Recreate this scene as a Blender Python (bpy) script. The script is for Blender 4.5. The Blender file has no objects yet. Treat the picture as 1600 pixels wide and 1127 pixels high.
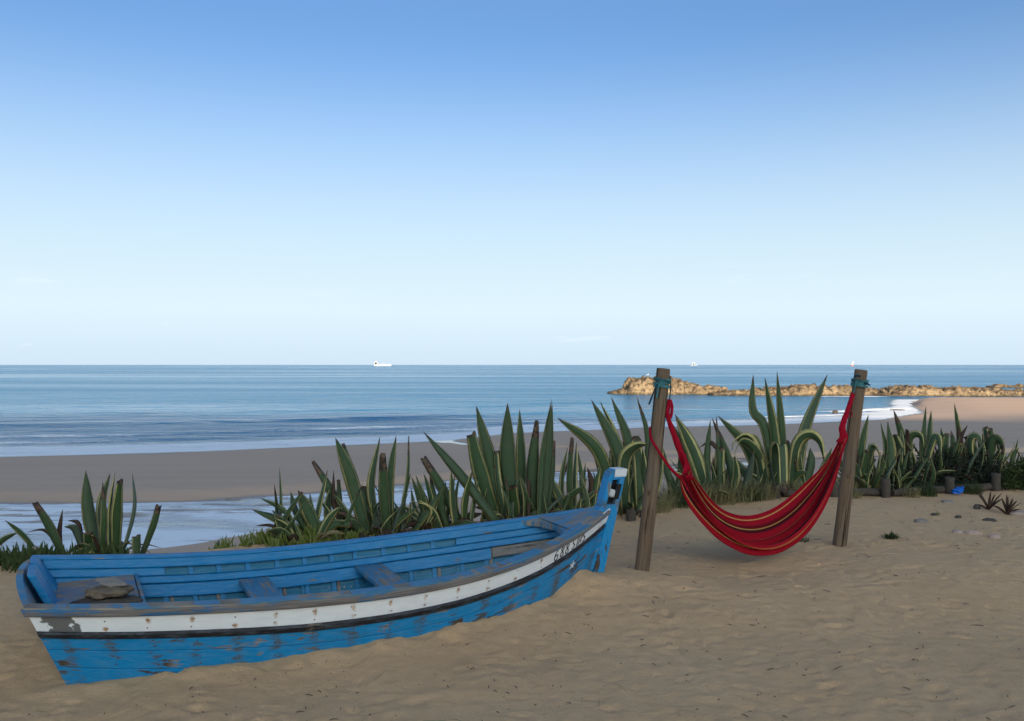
import bpy, bmesh, math, random
import numpy as np
from mathutils import Vector, Matrix
R = math.radians
rng = np.random.default_rng(7)
random.seed(11)
scene = bpy.context.scene
col = scene.collection

# ------------------------------------------------------------------ camera, sky, sun, exposure
CAMH, F, HOR = 1.9, 1400.0, 570.0           # eye height (m), focal length and horizon row in photo pixels
cam_d = bpy.data.cameras.new("camera"); cam = bpy.data.objects.new("camera", cam_d); col.objects.link(cam)
cam.location = (0, 0, CAMH); cam.rotation_euler = (R(90), 0, 0)
cam_d.sensor_width = 36; cam_d.lens = 36 * F / 1600; cam_d.shift_y = (HOR - 563.5) / 1600
cam_d.clip_start = 0.1; cam_d.clip_end = 60000
scene.camera = cam
SUN_EL, SUN_AZ = 16.0, 168.0                # azimuth clockwise from +Y: behind the camera, to the right
world = bpy.data.worlds.new("World"); scene.world = world; world.use_nodes = True
wn, wl = world.node_tree.nodes, world.node_tree.links
bg = wn['Background']; bg.inputs['Strength'].default_value = 0.15
sky = wn.new('ShaderNodeTexSky'); sky.sky_type = 'NISHITA'; sky.sun_disc = False
sky.sun_elevation = R(SUN_EL); sky.sun_rotation = R(SUN_AZ)
sky.altitude = 0; sky.air_density = .70; sky.dust_density = 4.2; sky.ozone_density = 2.8
def build_sky_clouds():
    """a few faint low clouds: direction-based noise mixed over the sky"""
    tc = wn.new('ShaderNodeTexCoord')
    mp = wn.new('ShaderNodeMapping'); mp.inputs['Scale'].default_value = (9, 9, 55)
    wl.new(tc.outputs['Generated'], mp.inputs['Vector'])
    nz = wn.new('ShaderNodeTexNoise'); nz.inputs['Scale'].default_value = 1.0; nz.inputs['Detail'].default_value = 6
    nz.inputs['Roughness'].default_value = .6
    wl.new(mp.outputs['Vector'], nz.inputs['Vector'])
    cover = wn.new('ShaderNodeMapRange'); cover.inputs['From Min'].default_value = .64; cover.inputs['From Max'].default_value = .86
    wl.new(nz.outputs['Fac'], cover.inputs['Value'])
    sp = wn.new('ShaderNodeSeparateXYZ'); wl.new(tc.outputs['Generated'], sp.inputs[0])
    lo = wn.new('ShaderNodeMapRange'); lo.inputs['From Min'].default_value = .15; lo.inputs['From Max'].default_value = .05
    wl.new(sp.outputs['Z'], lo.inputs['Value'])
    m = wn.new('ShaderNodeMath'); m.operation = 'MULTIPLY'
    wl.new(cover.outputs[0], m.inputs[0]); wl.new(lo.outputs[0], m.inputs[1])
    m2 = wn.new('ShaderNodeMath'); m2.operation = 'MULTIPLY'; m2.inputs[1].default_value = .45
    wl.new(m.outputs[0], m2.inputs[0])
    mx = wn.new('ShaderNodeMixRGB'); mx.inputs['Color2'].default_value = (5.0, 5.2, 5.8, 1)
    # pale sea haze low over the horizon, the same all round
    hz_ = wn.new('ShaderNodeValToRGB'); hz_.color_ramp.elements[0].position = 0; hz_.color_ramp.elements[0].color = (2.75, 3.4, 4.0, 1)
    hz_.color_ramp.elements[1].position = .06; hz_.color_ramp.elements[1].color = (3.25, 3.95, 4.3, 1); wl.new(sp.outputs['Z'], hz_.inputs['Fac'])
    hf = wn.new('ShaderNodeMapRange'); hf.interpolation_type = 'SMOOTHSTEP'; hf.inputs['From Min'].default_value = .36; hf.inputs['From Max'].default_value = .02
    wl.new(sp.outputs['Z'], hf.inputs['Value'])
    hm = wn.new('ShaderNodeMixRGB'); hm.blend_type = 'LIGHTEN'; wl.new(hf.outputs[0], hm.inputs['Fac']); tn = wn.new('ShaderNodeMixRGB'); tn.blend_type = 'MULTIPLY'; tn.inputs['Fac'].default_value = 1; tn.inputs['Color2'].default_value = (.80, .955, 1.0, 1); wl.new(sky.outputs[0], tn.inputs['Color1']); wl.new(tn.outputs[0], hm.inputs['Color1']); wl.new(hz_.outputs[0], hm.inputs['Color2'])
    wl.new(m2.outputs[0], mx.inputs['Fac']); wl.new(hm.outputs[0], mx.inputs['Color1'])
    wl.new(mx.outputs[0], bg.inputs['Color'])
build_sky_clouds()
sun_d = bpy.data.lights.new("sun", 'SUN'); sun_d.energy = 5.0; sun_d.angle = R(0.5); sun_d.color = (1.0, .80, .56)
sun = bpy.data.objects.new("sun", sun_d); col.objects.link(sun)
sun_dir = Vector((math.sin(R(SUN_AZ)) * math.cos(R(SUN_EL)), math.cos(R(SUN_AZ)) * math.cos(R(SUN_EL)), math.sin(R(SUN_EL))))
sun.rotation_euler = (-sun_dir).to_track_quat('-Z', 'Y').to_euler()
sun.location = sun_dir * 300
vs = scene.view_settings
vs.view_transform = 'Standard'; vs.look = 'None'; vs.gamma = 1; vs.use_curve_mapping = False
vs.exposure = 0.66

# ------------------------------------------------------------------ helpers
def P(px, py, D):
    """point at photo pixel (px,py) at distance D along the view axis"""
    return Vector(((px - 800) / F * D, D, CAMH - (py - HOR) / F * D))
def tag(o, label=None, cat=None, group=None, kind=None):
    if label: o['label'] = label
    if cat: o['category'] = cat
    if group: o['group'] = group
    if kind: o['kind'] = kind
    return o
def empty(name, loc=(0, 0, 0), rot=(0, 0, 0), label=None, cat=None, group=None):
    o = bpy.data.objects.new(name, None); col.objects.link(o); o.empty_display_size = .1
    o.location = loc; o.rotation_euler = rot
    return tag(o, label, cat, group)
def mk(name, verts, faces, mat, parent=None, smooth=False, uv=None, bevel=0, attrs=None, origin=None):
    me = bpy.data.meshes.new(name)
    V = np.asarray(verts, float)
    if origin is not None: V = V - np.asarray(origin, float)
    me.from_pydata(V.tolist(), [], [list(map(int, f)) for f in faces] if not isinstance(faces, list) else faces)
    me.update()
    if uv is not None:
        lay = me.uv_layers.new(name='UVMap')
        idx = np.empty(len(me.loops), int); me.loops.foreach_get('vertex_index', idx)
        lay.data.foreach_set('uv', np.asarray(uv, np.float32)[idx].ravel())
    for k, a in (attrs or {}).items():
        at = me.attributes.new(k, 'FLOAT', 'POINT'); at.data.foreach_set('value', np.asarray(a, np.float32))
    if smooth: me.shade_smooth()
    o = bpy.data.objects.new(name, me); col.objects.link(o)
    if mat: me.materials.append(mat)
    if parent is not None: o.parent = parent
    if origin is not None: o.location = origin
    bm = bmesh.new(); bm.from_mesh(me); bmesh.ops.recalc_face_normals(bm, faces=bm.faces); bm.to_mesh(me); bm.free()
    if bevel:
        b = o.modifiers.new('bevel', 'BEVEL'); b.width = bevel; b.segments = 2; b.limit_method = 'ANGLE'; b.angle_limit = R(40)
    return o
def grid_mesh(name, X, Y, Z, mat, smooth=True, attrs=None):
    ny, nx = X.shape
    V = np.stack([X, Y, Z], -1).reshape(-1, 3).astype(np.float32)
    i = np.arange(ny * nx).reshape(ny, nx)
    q = np.stack([i[:-1, :-1], i[:-1, 1:], i[1:, 1:], i[1:, :-1]], -1).reshape(-1, 4)
    me = bpy.data.meshes.new(name)
    me.vertices.add(len(V)); me.vertices.foreach_set('co', V.ravel())
    me.loops.add(q.size); me.loops.foreach_set('vertex_index', q.ravel().astype(np.int32))
    me.polygons.add(len(q)); me.polygons.foreach_set('loop_start', np.arange(0, q.size, 4, dtype=np.int32))
    try: me.polygons.foreach_set('loop_total', np.full(len(q), 4, np.int32))
    except Exception: pass
    me.update(calc_edges=True); me.validate()
    for k, a in (attrs or {}).items():
        at = me.attributes.new(k, 'FLOAT', 'POINT'); at.data.foreach_set('value', np.asarray(a, np.float32).ravel())
    if smooth: me.shade_smooth()
    o = bpy.data.objects.new(name, me); col.objects.link(o); me.materials.append(mat)
    return o
_perm = rng.permutation(512); _g = rng.normal(size=(512, 2)); _g /= np.linalg.norm(_g, axis=1)[:, None]
def perlin(x, y):
    xi = np.floor(x).astype(int); yi = np.floor(y).astype(int); xf = x - xi; yf = y - yi
    u = xf ** 3 * (xf * (xf * 6 - 15) + 10); v = yf ** 3 * (yf * (yf * 6 - 15) + 10)
    def gr(ix, iy, dx, dy):
        h = _perm[(_perm[ix & 511] + iy) & 511]; return _g[h, 0] * dx + _g[h, 1] * dy
    a = gr(xi, yi, xf, yf); b = gr(xi + 1, yi, xf - 1, yf); c = gr(xi, yi + 1, xf, yf - 1); d = gr(xi + 1, yi + 1, xf - 1, yf - 1)
    return (a + u * (b - a)) * (1 - v) + (c + u * (d - c)) * v
def fbm(x, y, o=4, r=.5):
    s = 0; a = 1.
    for k in range(o): s = s + a * perlin(x * 2 ** k + 17.3 * k, y * 2 ** k - 9.1 * k); a *= r
    return s
def sstep(a, b, x):
    t = np.clip((x - a) / (b - a), 0, 1); return t * t * (3 - 2 * t)
def tube(path, rad, n=8, flat=1.0, close=True):
    """closed tube along a polyline; rad scalar or list"""
    pts = [Vector(p) for p in path]; m = len(pts)
    rad = [rad] * m if np.isscalar(rad) else list(rad)
    V, Fc, U = [], [], []
    up = Vector((0, 0, 1)); prev = None; acc = 0
    for i, p in enumerate(pts):
        t = (pts[min(i + 1, m - 1)] - pts[max(i - 1, 0)]).normalized()
        if prev is None:
            a = t.cross(up) if abs(t.z) < .95 else t.cross(Vector((1, 0, 0)))
        else: a = prev - t * prev.dot(t)
        a.normalize(); prev = a; b = t.cross(a)
        if i: acc += (pts[i] - pts[i - 1]).length
        for k in range(n):
            w = 2 * math.pi * k / n
            V.append(p + a * (math.cos(w) * rad[i]) + b * (math.sin(w) * rad[i] * flat)); U.append((k / n, acc))
    for i in range(m - 1):
        for k in range(n):
            k2 = (k + 1) % n
            Fc.append((i * n + k, i * n + k2, (i + 1) * n + k2, (i + 1) * n + k))
    if close: Fc.append(tuple(range(n))[::-1]); Fc.append(tuple(range((m - 1) * n, m * n)))
    return [tuple(v) for v in V], Fc, U
def join(parts):
    V, Fc, U = [], [], []
    for p in parts:
        o = len(V); V += list(p[0]); Fc += [tuple(i + o for i in f) for f in p[1]]
        U += list(p[2]) if len(p) > 2 else [(0, 0)] * len(p[0])
    return V, Fc, U
def box(x0, x1, y0, y1, z0, z1):
    return ([(x0, y0, z0), (x1, y0, z0), (x1, y1, z0), (x0, y1, z0), (x0, y0, z1), (x1, y0, z1), (x1, y1, z1), (x0, y1, z1)],
            [(0, 3, 2, 1), (4, 5, 6, 7), (0, 1, 5, 4), (1, 2, 6, 5), (2, 3, 7, 6), (3, 0, 4, 7)])
def spline(pts, n):
    """Catmull-Rom through points -> n samples"""
    A = np.array([list(p) for p in pts], float); A = np.vstack([2 * A[0] - A[1], A, 2 * A[-1] - A[-2]])
    m = len(A) - 3; out = []
    for k in range(n):
        t = k / (n - 1) * m; i = min(int(t), m - 1); u = t - i
        a, b, c, d = A[i:i + 4]
        out.append(.5 * (2 * b + (c - a) * u + (2 * a - 5 * b + 4 * c - d) * u ** 2 + (3 * b - a - 3 * c + d) * u ** 3))
    return np.array(out)

# ------------------------------------------------------------------ material kit
class NT:
    def __init__(s, name):
        s.m = bpy.data.materials.new(name); s.m.use_nodes = True
        s.t = s.m.node_tree; s.n = s.t.nodes; s.l = s.t.links
        s.b = s.n['Principled BSDF']; s.tc = s.n.new('ShaderNodeTexCoord')
        s.b.inputs['Specular IOR Level'].default_value = .3
    def lk(s, a, b): s.l.new(a, b)
    def vec(s, kind='Object', scale=(1, 1, 1), loc=(0, 0, 0)):
        mp = s.n.new('ShaderNodeMapping'); mp.inputs['Scale'].default_value = scale; mp.inputs['Location'].default_value = loc
        if kind == 'World':
            g = s.n.new('ShaderNodeNewGeometry'); s.lk(g.outputs['Position'], mp.inputs['Vector'])
        else: s.lk(s.tc.outputs[kind], mp.inputs['Vector'])
        return mp.outputs['Vector']
    def noise(s, v, scale=1, detail=4, rough=.55, dist=0):
        n = s.n.new('ShaderNodeTexNoise'); n.inputs['Scale'].default_value = scale; n.inputs['Detail'].default_value = detail
        n.inputs['Roughness'].default_value = rough; n.inputs['Distortion'].default_value = dist
        s.lk(v, n.inputs['Vector']); return n.outputs['Fac']
    def voro(s, v, scale, out='Distance', feature='F1'):
        n = s.n.new('ShaderNodeTexVoronoi'); n.feature = feature; n.inputs['Scale'].default_value = scale
        s.lk(v, n.inputs['Vector']); return n.outputs[out]
    def rng(s, v, a, b, c=0., d=1.):
        n = s.n.new('ShaderNodeMapRange'); n.inputs['From Min'].default_value = a; n.inputs['From Max'].default_value = b
        n.inputs['To Min'].default_value = c; n.inputs['To Max'].default_value = d
        s.lk(v, n.inputs['Value']); return n.outputs[0]
    def math(s, op, a, b=None, c=None):
        n = s.n.new('ShaderNodeMath'); n.operation = op
        for i, x in enumerate((a, b, c)):
            if x is None: continue
            if isinstance(x, (int, float)): n.inputs[i].default_value = x
            else: s.lk(x, n.inputs[i])
        return n.outputs[0]
    def mix(s, f, a, b):
        n = s.n.new('ShaderNodeMixRGB')
        for i, x in zip(('Fac', 'Color1', 'Color2'), (f, a, b)):
            if isinstance(x, (int, float)): n.inputs[i].default_value = x
            elif isinstance(x, tuple): n.inputs[i].default_value = (*x, 1)
            else: s.lk(x, n.inputs[i])
        return n.outputs[0]
    def attr(s, name):
        n = s.n.new('ShaderNodeAttribute'); n.attribute_name = name; return n.outputs['Fac']
    def sep(s, v):
        n = s.n.new('ShaderNodeSeparateXYZ'); s.lk(v, n.inputs[0]); return n.outputs
    def ramp(s, v, stops, mode='LINEAR'):
        n = s.n.new('ShaderNodeValToRGB'); r = n.color_ramp; r.interpolation = mode
        while len(r.elements) < len(stops): r.elements.new(.5)
        for e, (p, c) in zip(r.elements, stops): e.position = p; e.color = (*c, 1)
        s.lk(v, n.inputs['Fac']); return n.outputs['Color']
    def bump(s, h, strength=.3, dist=.01, prev=None):
        n = s.n.new('ShaderNodeBump'); n.inputs['Distance'].default_value = dist
        if isinstance(strength, (int, float)): n.inputs['Strength'].default_value = strength
        else: s.lk(strength, n.inputs['Strength'])
        s.lk(h, n.inputs['Height'])
        if prev is not None: s.lk(prev, n.inputs['Normal'])
        return n.outputs['Normal']
    def out(s, color=None, rough=.7, normal=None, spec=None):
        if color is not None:
            if isinstance(color, tuple): s.b.inputs['Base Color'].default_value = (*color, 1)
            else: s.lk(color, s.b.inputs['Base Color'])
        if isinstance(rough, (int, float)): s.b.inputs['Roughness'].default_value = rough
        else: s.lk(rough, s.b.inputs['Roughness'])
        if normal is not None: s.lk(normal, s.b.inputs['Normal'])
        if spec is not None: s.b.inputs['Specular IOR Level'].default_value = spec
        return s.m

def m_sand():
    s = NT('dry_sand'); w = s.vec('World')
    big = s.noise(w, .9, 4); mid = s.noise(w, 9, 4, .6); fine = s.noise(w, 160, 3, .7)
    c = s.mix(s.rng(big, .3, .7), (.64, .375, .192), (.71, .430, .230))
    c = s.mix(s.rng(mid, .35, .75, 0, .5), c, (.49, .285, .14))
    c = s.mix(s.rng(fine, .3, .8, 0, .55), c, (.64, .46, .28))
    sh = s.voro(w, 26); shm = s.math('MULTIPLY', s.rng(sh, .13, .06), s.rng(s.noise(w, 7.3, 2), .46, .58))
    c = s.mix(s.math('MULTIPLY', shm, .8), c, (.66, .6, .52))
    dk = s.voro(s.vec('World', (1, 1, 1), (3.3, 1.7, 0)), 17); dkm = s.math('MULTIPLY', s.rng(dk, .13, .06), s.rng(s.noise(w, 4.1, 2), .46, .58))
    c = s.mix(s.math('MULTIPLY', dkm, .75), c, (.07, .05, .035))
    n = s.bump(mid, .4, .03); n = s.bump(s.noise(w, 34, 4, .65), .55, .014, n); n = s.bump(fine, .8, .008, n)
    return s.out(c, .95, n, .1)
def m_beach():
    s = NT('beach_sand'); w = s.vec('World'); z = s.sep(w)[2]
    wet = s.rng(s.math('ADD', z, s.math('MULTIPLY', s.noise(s.vec('World', (.25, 1, 1)), .5, 3), .06)), -4.1 + .10, -4.1 + .02)
    streak = s.noise(s.vec('World', (.05, .5, 1)), 1.0, 5, .6)
    c = s.mix(s.rng(streak, .3, .7), (.44, .300, .210), (.50, .345, .245))
    c = s.mix(s.rng(s.noise(w, 30, 3), .3, .8, 0, .3), c, (.50, .37, .265))
    c = s.mix(wet, c, (.20, .15, .115))
    r = s.rng(wet, 0, 1, .9, .12)
    n = s.bump(s.noise(s.vec('World', (.6, 1.6, 1)), 2.2, 4), s.rng(wet, 0, 1, .35, .02), .06)
    return s.out(c, r, n, .5)
def m_sea():
    s = NT('sea_water'); w = s.vec('World')
    calm = s.attr('calm'); foam = s.attr('foam')
    slick = s.noise(s.vec('World', (.0016, .012, 1)), 1.0, 5, .6)          # long calm streaks far out
    act = s.math('MULTIPLY', s.rng(slick, .36, .54, .25, 1.), s.rng(calm, 0, 1, 1, .015))
    n1 = s.noise(s.vec('World', (.10, .22, 1)), 1, 5, .6)
    n2 = s.noise(s.vec('World', (.7, 1.5, 1)), 1, 5, .65)
    n = s.bump(n1, act, 3.6); n = s.bump(n2, s.math('MULTIPLY', act, .9), .45, n)
    c = s.mix(calm, (.001, .135, .285), (.16, .15, .13))
    fn = s.noise(s.vec('World', (.55, 1.6, 1)), 1.4, 6, .7)
    fm = s.rng(s.math('ADD', s.math('MULTIPLY', foam, 1.15), s.math('MULTIPLY', fn, .55)), .72, .95)
    c = s.mix(fm, c, (.80, .82, .84))
    r = s.math('MAXIMUM', s.rng(act, .1, 1, .05, .22), s.rng(fm, 0, 1, 0, .8))
    s.b.inputs['IOR'].default_value = 1.333
    return s.out(c, r, n, .34)
def m_rock():
    s = NT('ochre_rock'); w = s.vec('World')
    lay = s.noise(s.vec('World', (.12, .12, 2.2)), 1.2, 5, .6)
    c = s.mix(s.rng(lay, .32, .68), (.19, .135, .085), (.35, .265, .165))
    c = s.mix(s.rng(s.noise(w, 1.3, 5, .65), .47, .58, 0, .9), c, (.075, .055, .04))  # dark blotches put shaded crevices into the colour
    z = s.sep(w)[2]
    c = s.mix(s.rng(s.math('ADD', z, s.math('MULTIPLY', s.noise(w, .8, 3), .7)), -3.3, -3.75), c, (.055, .05, .03))
    n = s.bump(s.noise(w, 1.6, 7, .7), .9, .5)
    return s.out(c, .95, n, .1)
def m_hill():
    s = NT('hill_ground'); w = s.vec('World')
    c = s.mix(s.rng(s.noise(w, .06, 6, .65), .42, .58), (.34, .25, .15), (.09, .10, .045))
    return s.out(c, .95, s.bump(s.noise(w, .3, 6), .6, 1.), .1)
def painted(name, base, wood=(.21, .18, .155), wear=.62, su=2.2, sv=16., rough=.5, dark=None, kind='UV', vary=.25):
    """paint over wood, flaking along the grain; UV in metres (u along the plank)"""
    s = NT(name); v = s.vec(kind, (su, sv, 1) if kind == 'UV' else (su, sv, sv))
    v2 = s.vec(kind, (1, 1, 1))
    a = s.noise(v, 1.6, 7, .68, .3); b = s.noise(v2, 3.1, 4)
    m = s.rng(s.math('ADD', s.math('MULTIPLY', a, .65), s.math('MULTIPLY', b, .35)), wear, wear + .025)
    c = s.mix(s.rng(s.noise(v2, 5, 5, .6), .3, .7, 0, vary), base, tuple(x * .55 for x in base))
    chalk = s.rng(s.noise(v, 3., 5, .7), .45, .8, 0, .22)
    c = s.mix(chalk, c, (.35, .42, .48))
    g = s.noise(s.vec(kind, (3, 90, 1) if kind == 'UV' else (3, 90, 90)), 1, 4, .6)
    wd = s.mix(s.rng(g, .3, .7), tuple(x * .5 for x in wood), tuple(min(1, x * 1.25) for x in wood))
    if dark: wd = s.mix(s.rng(s.noise(v2, 1.7, 3), .45, .55), wd, dark)
    c = s.mix(m, c, wd)
    n = s.bump(g, .18, .004); n = s.bump(s.rng(m, 0, 1, 1, 0), .35, .003, n)
    return s.out(c, s.rng(m, 0, 1, rough, .9), n, .3), s, c, m
BLUE = (.002, .225, .50)
M = {}
M['sand'] = m_sand(); M['beach'] = m_beach(); M['sea'] = m_sea(); M['rock'] = m_rock(); M['hill'] = m_hill()
def m_blue():
    mat, s, c, m = painted('blue_paint', BLUE, wood=(.25, .24, .24), wear=.555, su=2.6, sv=11, dark=(.075, .05, .035))
    uv = s.sep(s.vec('UV')); cell = s.math('DIVIDE', uv[0], .268); fr = s.math('ABSOLUTE', s.math('SUBTRACT', s.math('FRACT', cell), .5))
    colm = s.rng(fr, .30, .05); n = s.noise(s.vec('UV', (5, 22, 1)), 1.5, 6, .7); n2 = s.noise(s.vec('UV', (1, 1, 1)), 2.7, 2)
    st = s.rng(s.math('ADD', s.math('MULTIPLY', colm, .11), s.math('ADD', s.math('MULTIPLY', n, .6), s.math('MULTIPLY', n2, .4))), .585, .68, 0, .85)
    c2 = s.mix(st, c, s.mix(s.rng(n2, .45, .6), (.085, .045, .028), (.09, .095, .085))); s.lk(c2, s.b.inputs['Base Color']); return mat
M['blue'] = m_blue()
M['blue_in'] = painted('inner_blue_paint', (.003, .175, .38), wear=.61)[0]
M['plank_in'] = painted('faded_inner_blue', (.005, .150, .27), wood=(.10, .12, .11), wear=.62)[0]
M['deck_worn'] = painted('worn_deck_paint', (.045, .150, .30), wood=(.33, .25, .185), wear=.475, su=1.2, sv=20)[0]
M['blue_worn'] = painted('worn_blue_paint', (.045, .18, .31), wood=(.27, .225, .185), wear=.505, sv=22)[0]
M['cap_worn'] = painted('weathered_rail', (.03, .135, .29), wood=(.20, .178, .165), wear=.45, su=1.3, sv=14)[0]
M['wood_grey'] = painted('bare_grey_wood', (.17, .145, .12), wood=(.10, .085, .07), wear=.56)[0]
M['black'] = painted('black_rail_paint', (.012, .011, .014), wood=(.22, .17, .13), wear=.60, su=3, sv=10)[0]
def m_white():
    mat, s, c, m = painted('white_paint', (.84, .84, .84), wood=(.15, .14, .13), wear=.70, su=2, sv=9, vary=.10)
    uv = s.sep(s.vec('UV')); u, d = uv[0], uv[1]
    # rust bleeding from the nails: one column of two nails about every 0.27 m
    cell = s.math('DIVIDE', u, .268)
    fr = s.math('SUBTRACT', s.math('FRACT', cell), .5); fl = s.math('FLOOR', cell)
    wn_ = s.n.new('ShaderNodeTexWhiteNoise'); wn_.noise_dimensions = '1D'; s.lk(fl, wn_.inputs['W'])
    nz = s.noise(s.vec('UV', (1, 1, 1)), 38, 4, .7)
    def spot(row, run):
        dy = s.math('SUBTRACT', d, row)
        below = s.math('MULTIPLY', s.math('MAXIMUM', dy, 0), run); above = s.math('MULTIPLY', s.math('MINIMUM', dy, 0), 1.0)
        yy = s.math('ADD', below, above); xx = s.math('MULTIPLY', fr, .268)
        r = s.math('SQRT', s.math('ADD', s.math('MULTIPLY', xx, xx), s.math('MULTIPLY', yy, yy)))
        return s.rng(s.math('ADD', r, s.math('MULTIPLY', nz, .036)), .038, .022)
    sp = s.math('MAXIMUM', s.math('MULTIPLY', spot(.092, .45), s.rng(wn_.outputs['Value'], .25, .75)), s.math('MULTIPLY', spot(.158, .8), s.rng(wn_.outputs['Value'], .75, .3)))
    c2 = s.mix(sp, c, s.mix(s.rng(nz, .4, .65), (.50, .27, .10), (.20, .055, .015)))
    # bare grey patch where the paint has flaked off at the stern end
    en = s.math('ADD', u, s.math('MULTIPLY', s.math('SUBTRACT', s.noise(s.vec('UV', (1, 1, 1)), 11, 3), .5), .22))
    c2 = s.mix(s.math('MULTIPLY', s.rng(en, .245, .235), s.rng(en, .06, .07)), c2, (.15, .145, .14))
    s.lk(c2, s.b.inputs['Base Color']); return mat
M['white'] = m_white()
def plain(name, c, rough=.6, spec=.3, bump=None):
    s = NT(name); v = s.vec('Object')
    cc = s.mix(s.rng(s.noise(v, 18, 4), .3, .7, 0, .35), c, tuple(x * .6 for x in c))
    return s.out(cc, rough, s.bump(s.noise(v, 60, 4), .2, .004) if bump is None else s.bump(s.noise(v, bump[0], 5), bump[1], bump[2]), spec)
M['ink'] = plain('black_lettering', (.012, .012, .014)); M['whitepaint'] = plain('white_mark', (.68, .68, .68))
M['iron_slot_shade'] = plain('black_iron_and_slot_shade', (.012, .012, .013), .5); M['sheave'] = plain('worn_sheave', (.5, .5, .48), .5)
M['nail'] = plain('rusty_nail', (.12, .05, .02), .8)
def m_post():
    s = NT('weathered_post_wood'); v = s.vec('Object', (14, 14, .8)); g = s.noise(v, 1.6, 7, .65, .4)
    c = s.mix(s.rng(g, .3, .7), (.085, .058, .038), (.215, .155, .108))
    c = s.mix(s.rng(s.noise(s.vec('Object', (2, 2, 1.2)), 1.4, 4), .4, .65, 0, .7), c, (.20, .115, .065))
    crack = s.noise(s.vec('Object', (30, 30, .7)), 1.0, 3, .5)
    cm = s.rng(crack, .60, .65); c = s.mix(cm, c, (.02, .015, .01))
    kn = s.voro(s.vec('Object', (5, 5, 2.2)), 1.4); c = s.mix(s.rng(kn, .14, .07, 0, .8), c, (.03, .02, .015))
    n = s.bump(g, .5, .008); n = s.bump(s.rng(cm, 0, 1, 1, 0), .8, .01, n)
    return s.out(c, .9, n, .15)
M['post'] = m_post()
M['edging'] = plain('grey_log_wood', (.085, .068, .054), .95, .1, (26, .6, .02))
M['teal'] = plain('turquoise_webbing', (.065, .19, .20), .85, .1); M['teal_dark'] = plain('dark_teal_cord', (.012, .055, .075), .85, .1)
def m_cloth():
    s = NT('striped_hammock_cloth'); v = s.sep(s.vec('UV'))[0]
    RD, DR, YL, OR, MR = (.31, .005, .016), (.13, .004, .010), (.50, .27, .09), (.40, .10, .03), (.05, .005, .009)
    st = [(0, RD), (.038, YL), (.047, RD), (.11, DR), (.146, YL), (.158, MR), (.20, RD), (.29, OR), (.303, DR), (.335, RD), (.424, YL), (.433, MR), (.47, RD),
          (.535, OR), (.548, MR), (.575, DR), (.607, YL), (.614, RD), (.70, RD), (.735, OR), (.748, DR), (.785, RD), (.853, YL), (.862, MR), (.89, RD), (.955, OR), (.968, RD)]
    c = s.ramp(v, st, 'CONSTANT')
    wv = s.noise(s.vec('UV', (900, 60, 1)), 1, 2)
    c = s.mix(s.rng(wv, .3, .7, 0, .25), c, (.10, .01, .01))
    return s.out(c, .9, s.bump(wv, .25, .002), .1)
M['cloth'] = m_cloth(); M['redcord'] = plain('red_cord', (.33, .006, .02), .9, .1, (120, .6, .006))
def m_agave(name, green, edge, ew, dead=0.):
    s = NT(name); uv = s.sep(s.vec('UV')); x, y = uv[0], uv[1]
    oi = s.n.new('ShaderNodeObjectInfo'); rnd = oi.outputs['Random']
    ax = s.math('ABSOLUTE', s.math('SUBTRACT', x, .5))
    nz = s.noise(s.vec('UV', (14, 1.2, 1)), 2, 4)
    wid = s.math('ADD', s.math('MULTIPLY', rnd, .10), ew)
    em = s.rng(s.math('ADD', s.math('SUBTRACT', ax, wid), s.math('MULTIPLY', s.math('SUBTRACT', nz, .5), .10)), -.008, .012)
    g = s.mix(s.rng(s.noise(s.vec('UV', (6, .8, 1)), 2, 5), .3, .7), green, tuple(k * 1.5 for k in green))
    g = s.mix(s.math('MULTIPLY', rnd, .35), g, (.065, .082, .05))
    c = s.mix(em, g, edge)
    obj = s.vec('Object')
    br = s.rng(s.math('ADD', y, s.math('MULTIPLY', s.noise(obj, 9, 4), .12)), .99 - dead, 1.02 - dead)
    c = s.mix(br, c, s.mix(s.rng(s.noise(obj, 20, 4), .4, .6), (.022, .014, .012), (.14, .075, .045)))
    c = s.mix(s.rng(s.noise(obj, 6, 5, .65), .52, .75, 0, .45), c, (.10, .095, .05))
    band = s.noise(s.vec('UV', (1.5, 9, 1)), 1.6, 4)
    c = s.mix(s.rng(band, .45, .65, 0, .25), c, (.055, .075, .05))
    return s.out(c, .55, s.bump(s.noise(s.vec('UV', (30, 1.5, 1)), 2, 4), .3, .006), .25)
GRN = (.025, .052, .015)
M['agave'] = m_agave('agave_leaf', GRN, (.45, .38, .14), .315)
M['agave_y'] = m_agave('agave_leaf_broad_margin', (.030, .056, .024), (.48, .41, .16), .24)
M['agave_b'] = m_agave('agave_leaf_browned', GRN, (.32, .26, .11), .34, .16)
M['agave_g'] = m_agave('agave_leaf_grey', (.060, .085, .060), (.30, .28, .16), .36)
M['dead'] = plain('withered_leaf', (.075, .045, .032), .9, .1)
M['straw'] = plain('dry_leaf_straw', (.24, .19, .095), .9, .1)
M['grass'] = plain('dry_grass', (.26, .225, .11), .9, .1); M['grassg'] = plain('green_grass', (.05, .07, .025), .9, .1)
M['ice'] = plain('ice_plant_leaf', (.12, .145, .028), .5); M['shrub'] = plain('dark_shrub_leaf', (.018, .026, .014), .7)
M['twig'] = plain('dry_twig', (.06, .042, .03), .9)
M['stone_g'] = plain('grey_stone', (.27, .235, .20), .9, .1, (14, .5, .02)); M['stone_b'] = plain('brown_stone', (.20, .145, .095), .9, .1, (12, .7, .03))
M['stone_d'] = plain('dark_stone', (.085, .07, .06), .9, .1, (12, .6, .02)); M['stone_p'] = plain('pale_pink_stone', (.46, .335, .27), .9, .1, (14, .5, .02))
M['bag'] = plain('blue_plastic', (.006, .12, .50), .35)
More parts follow.
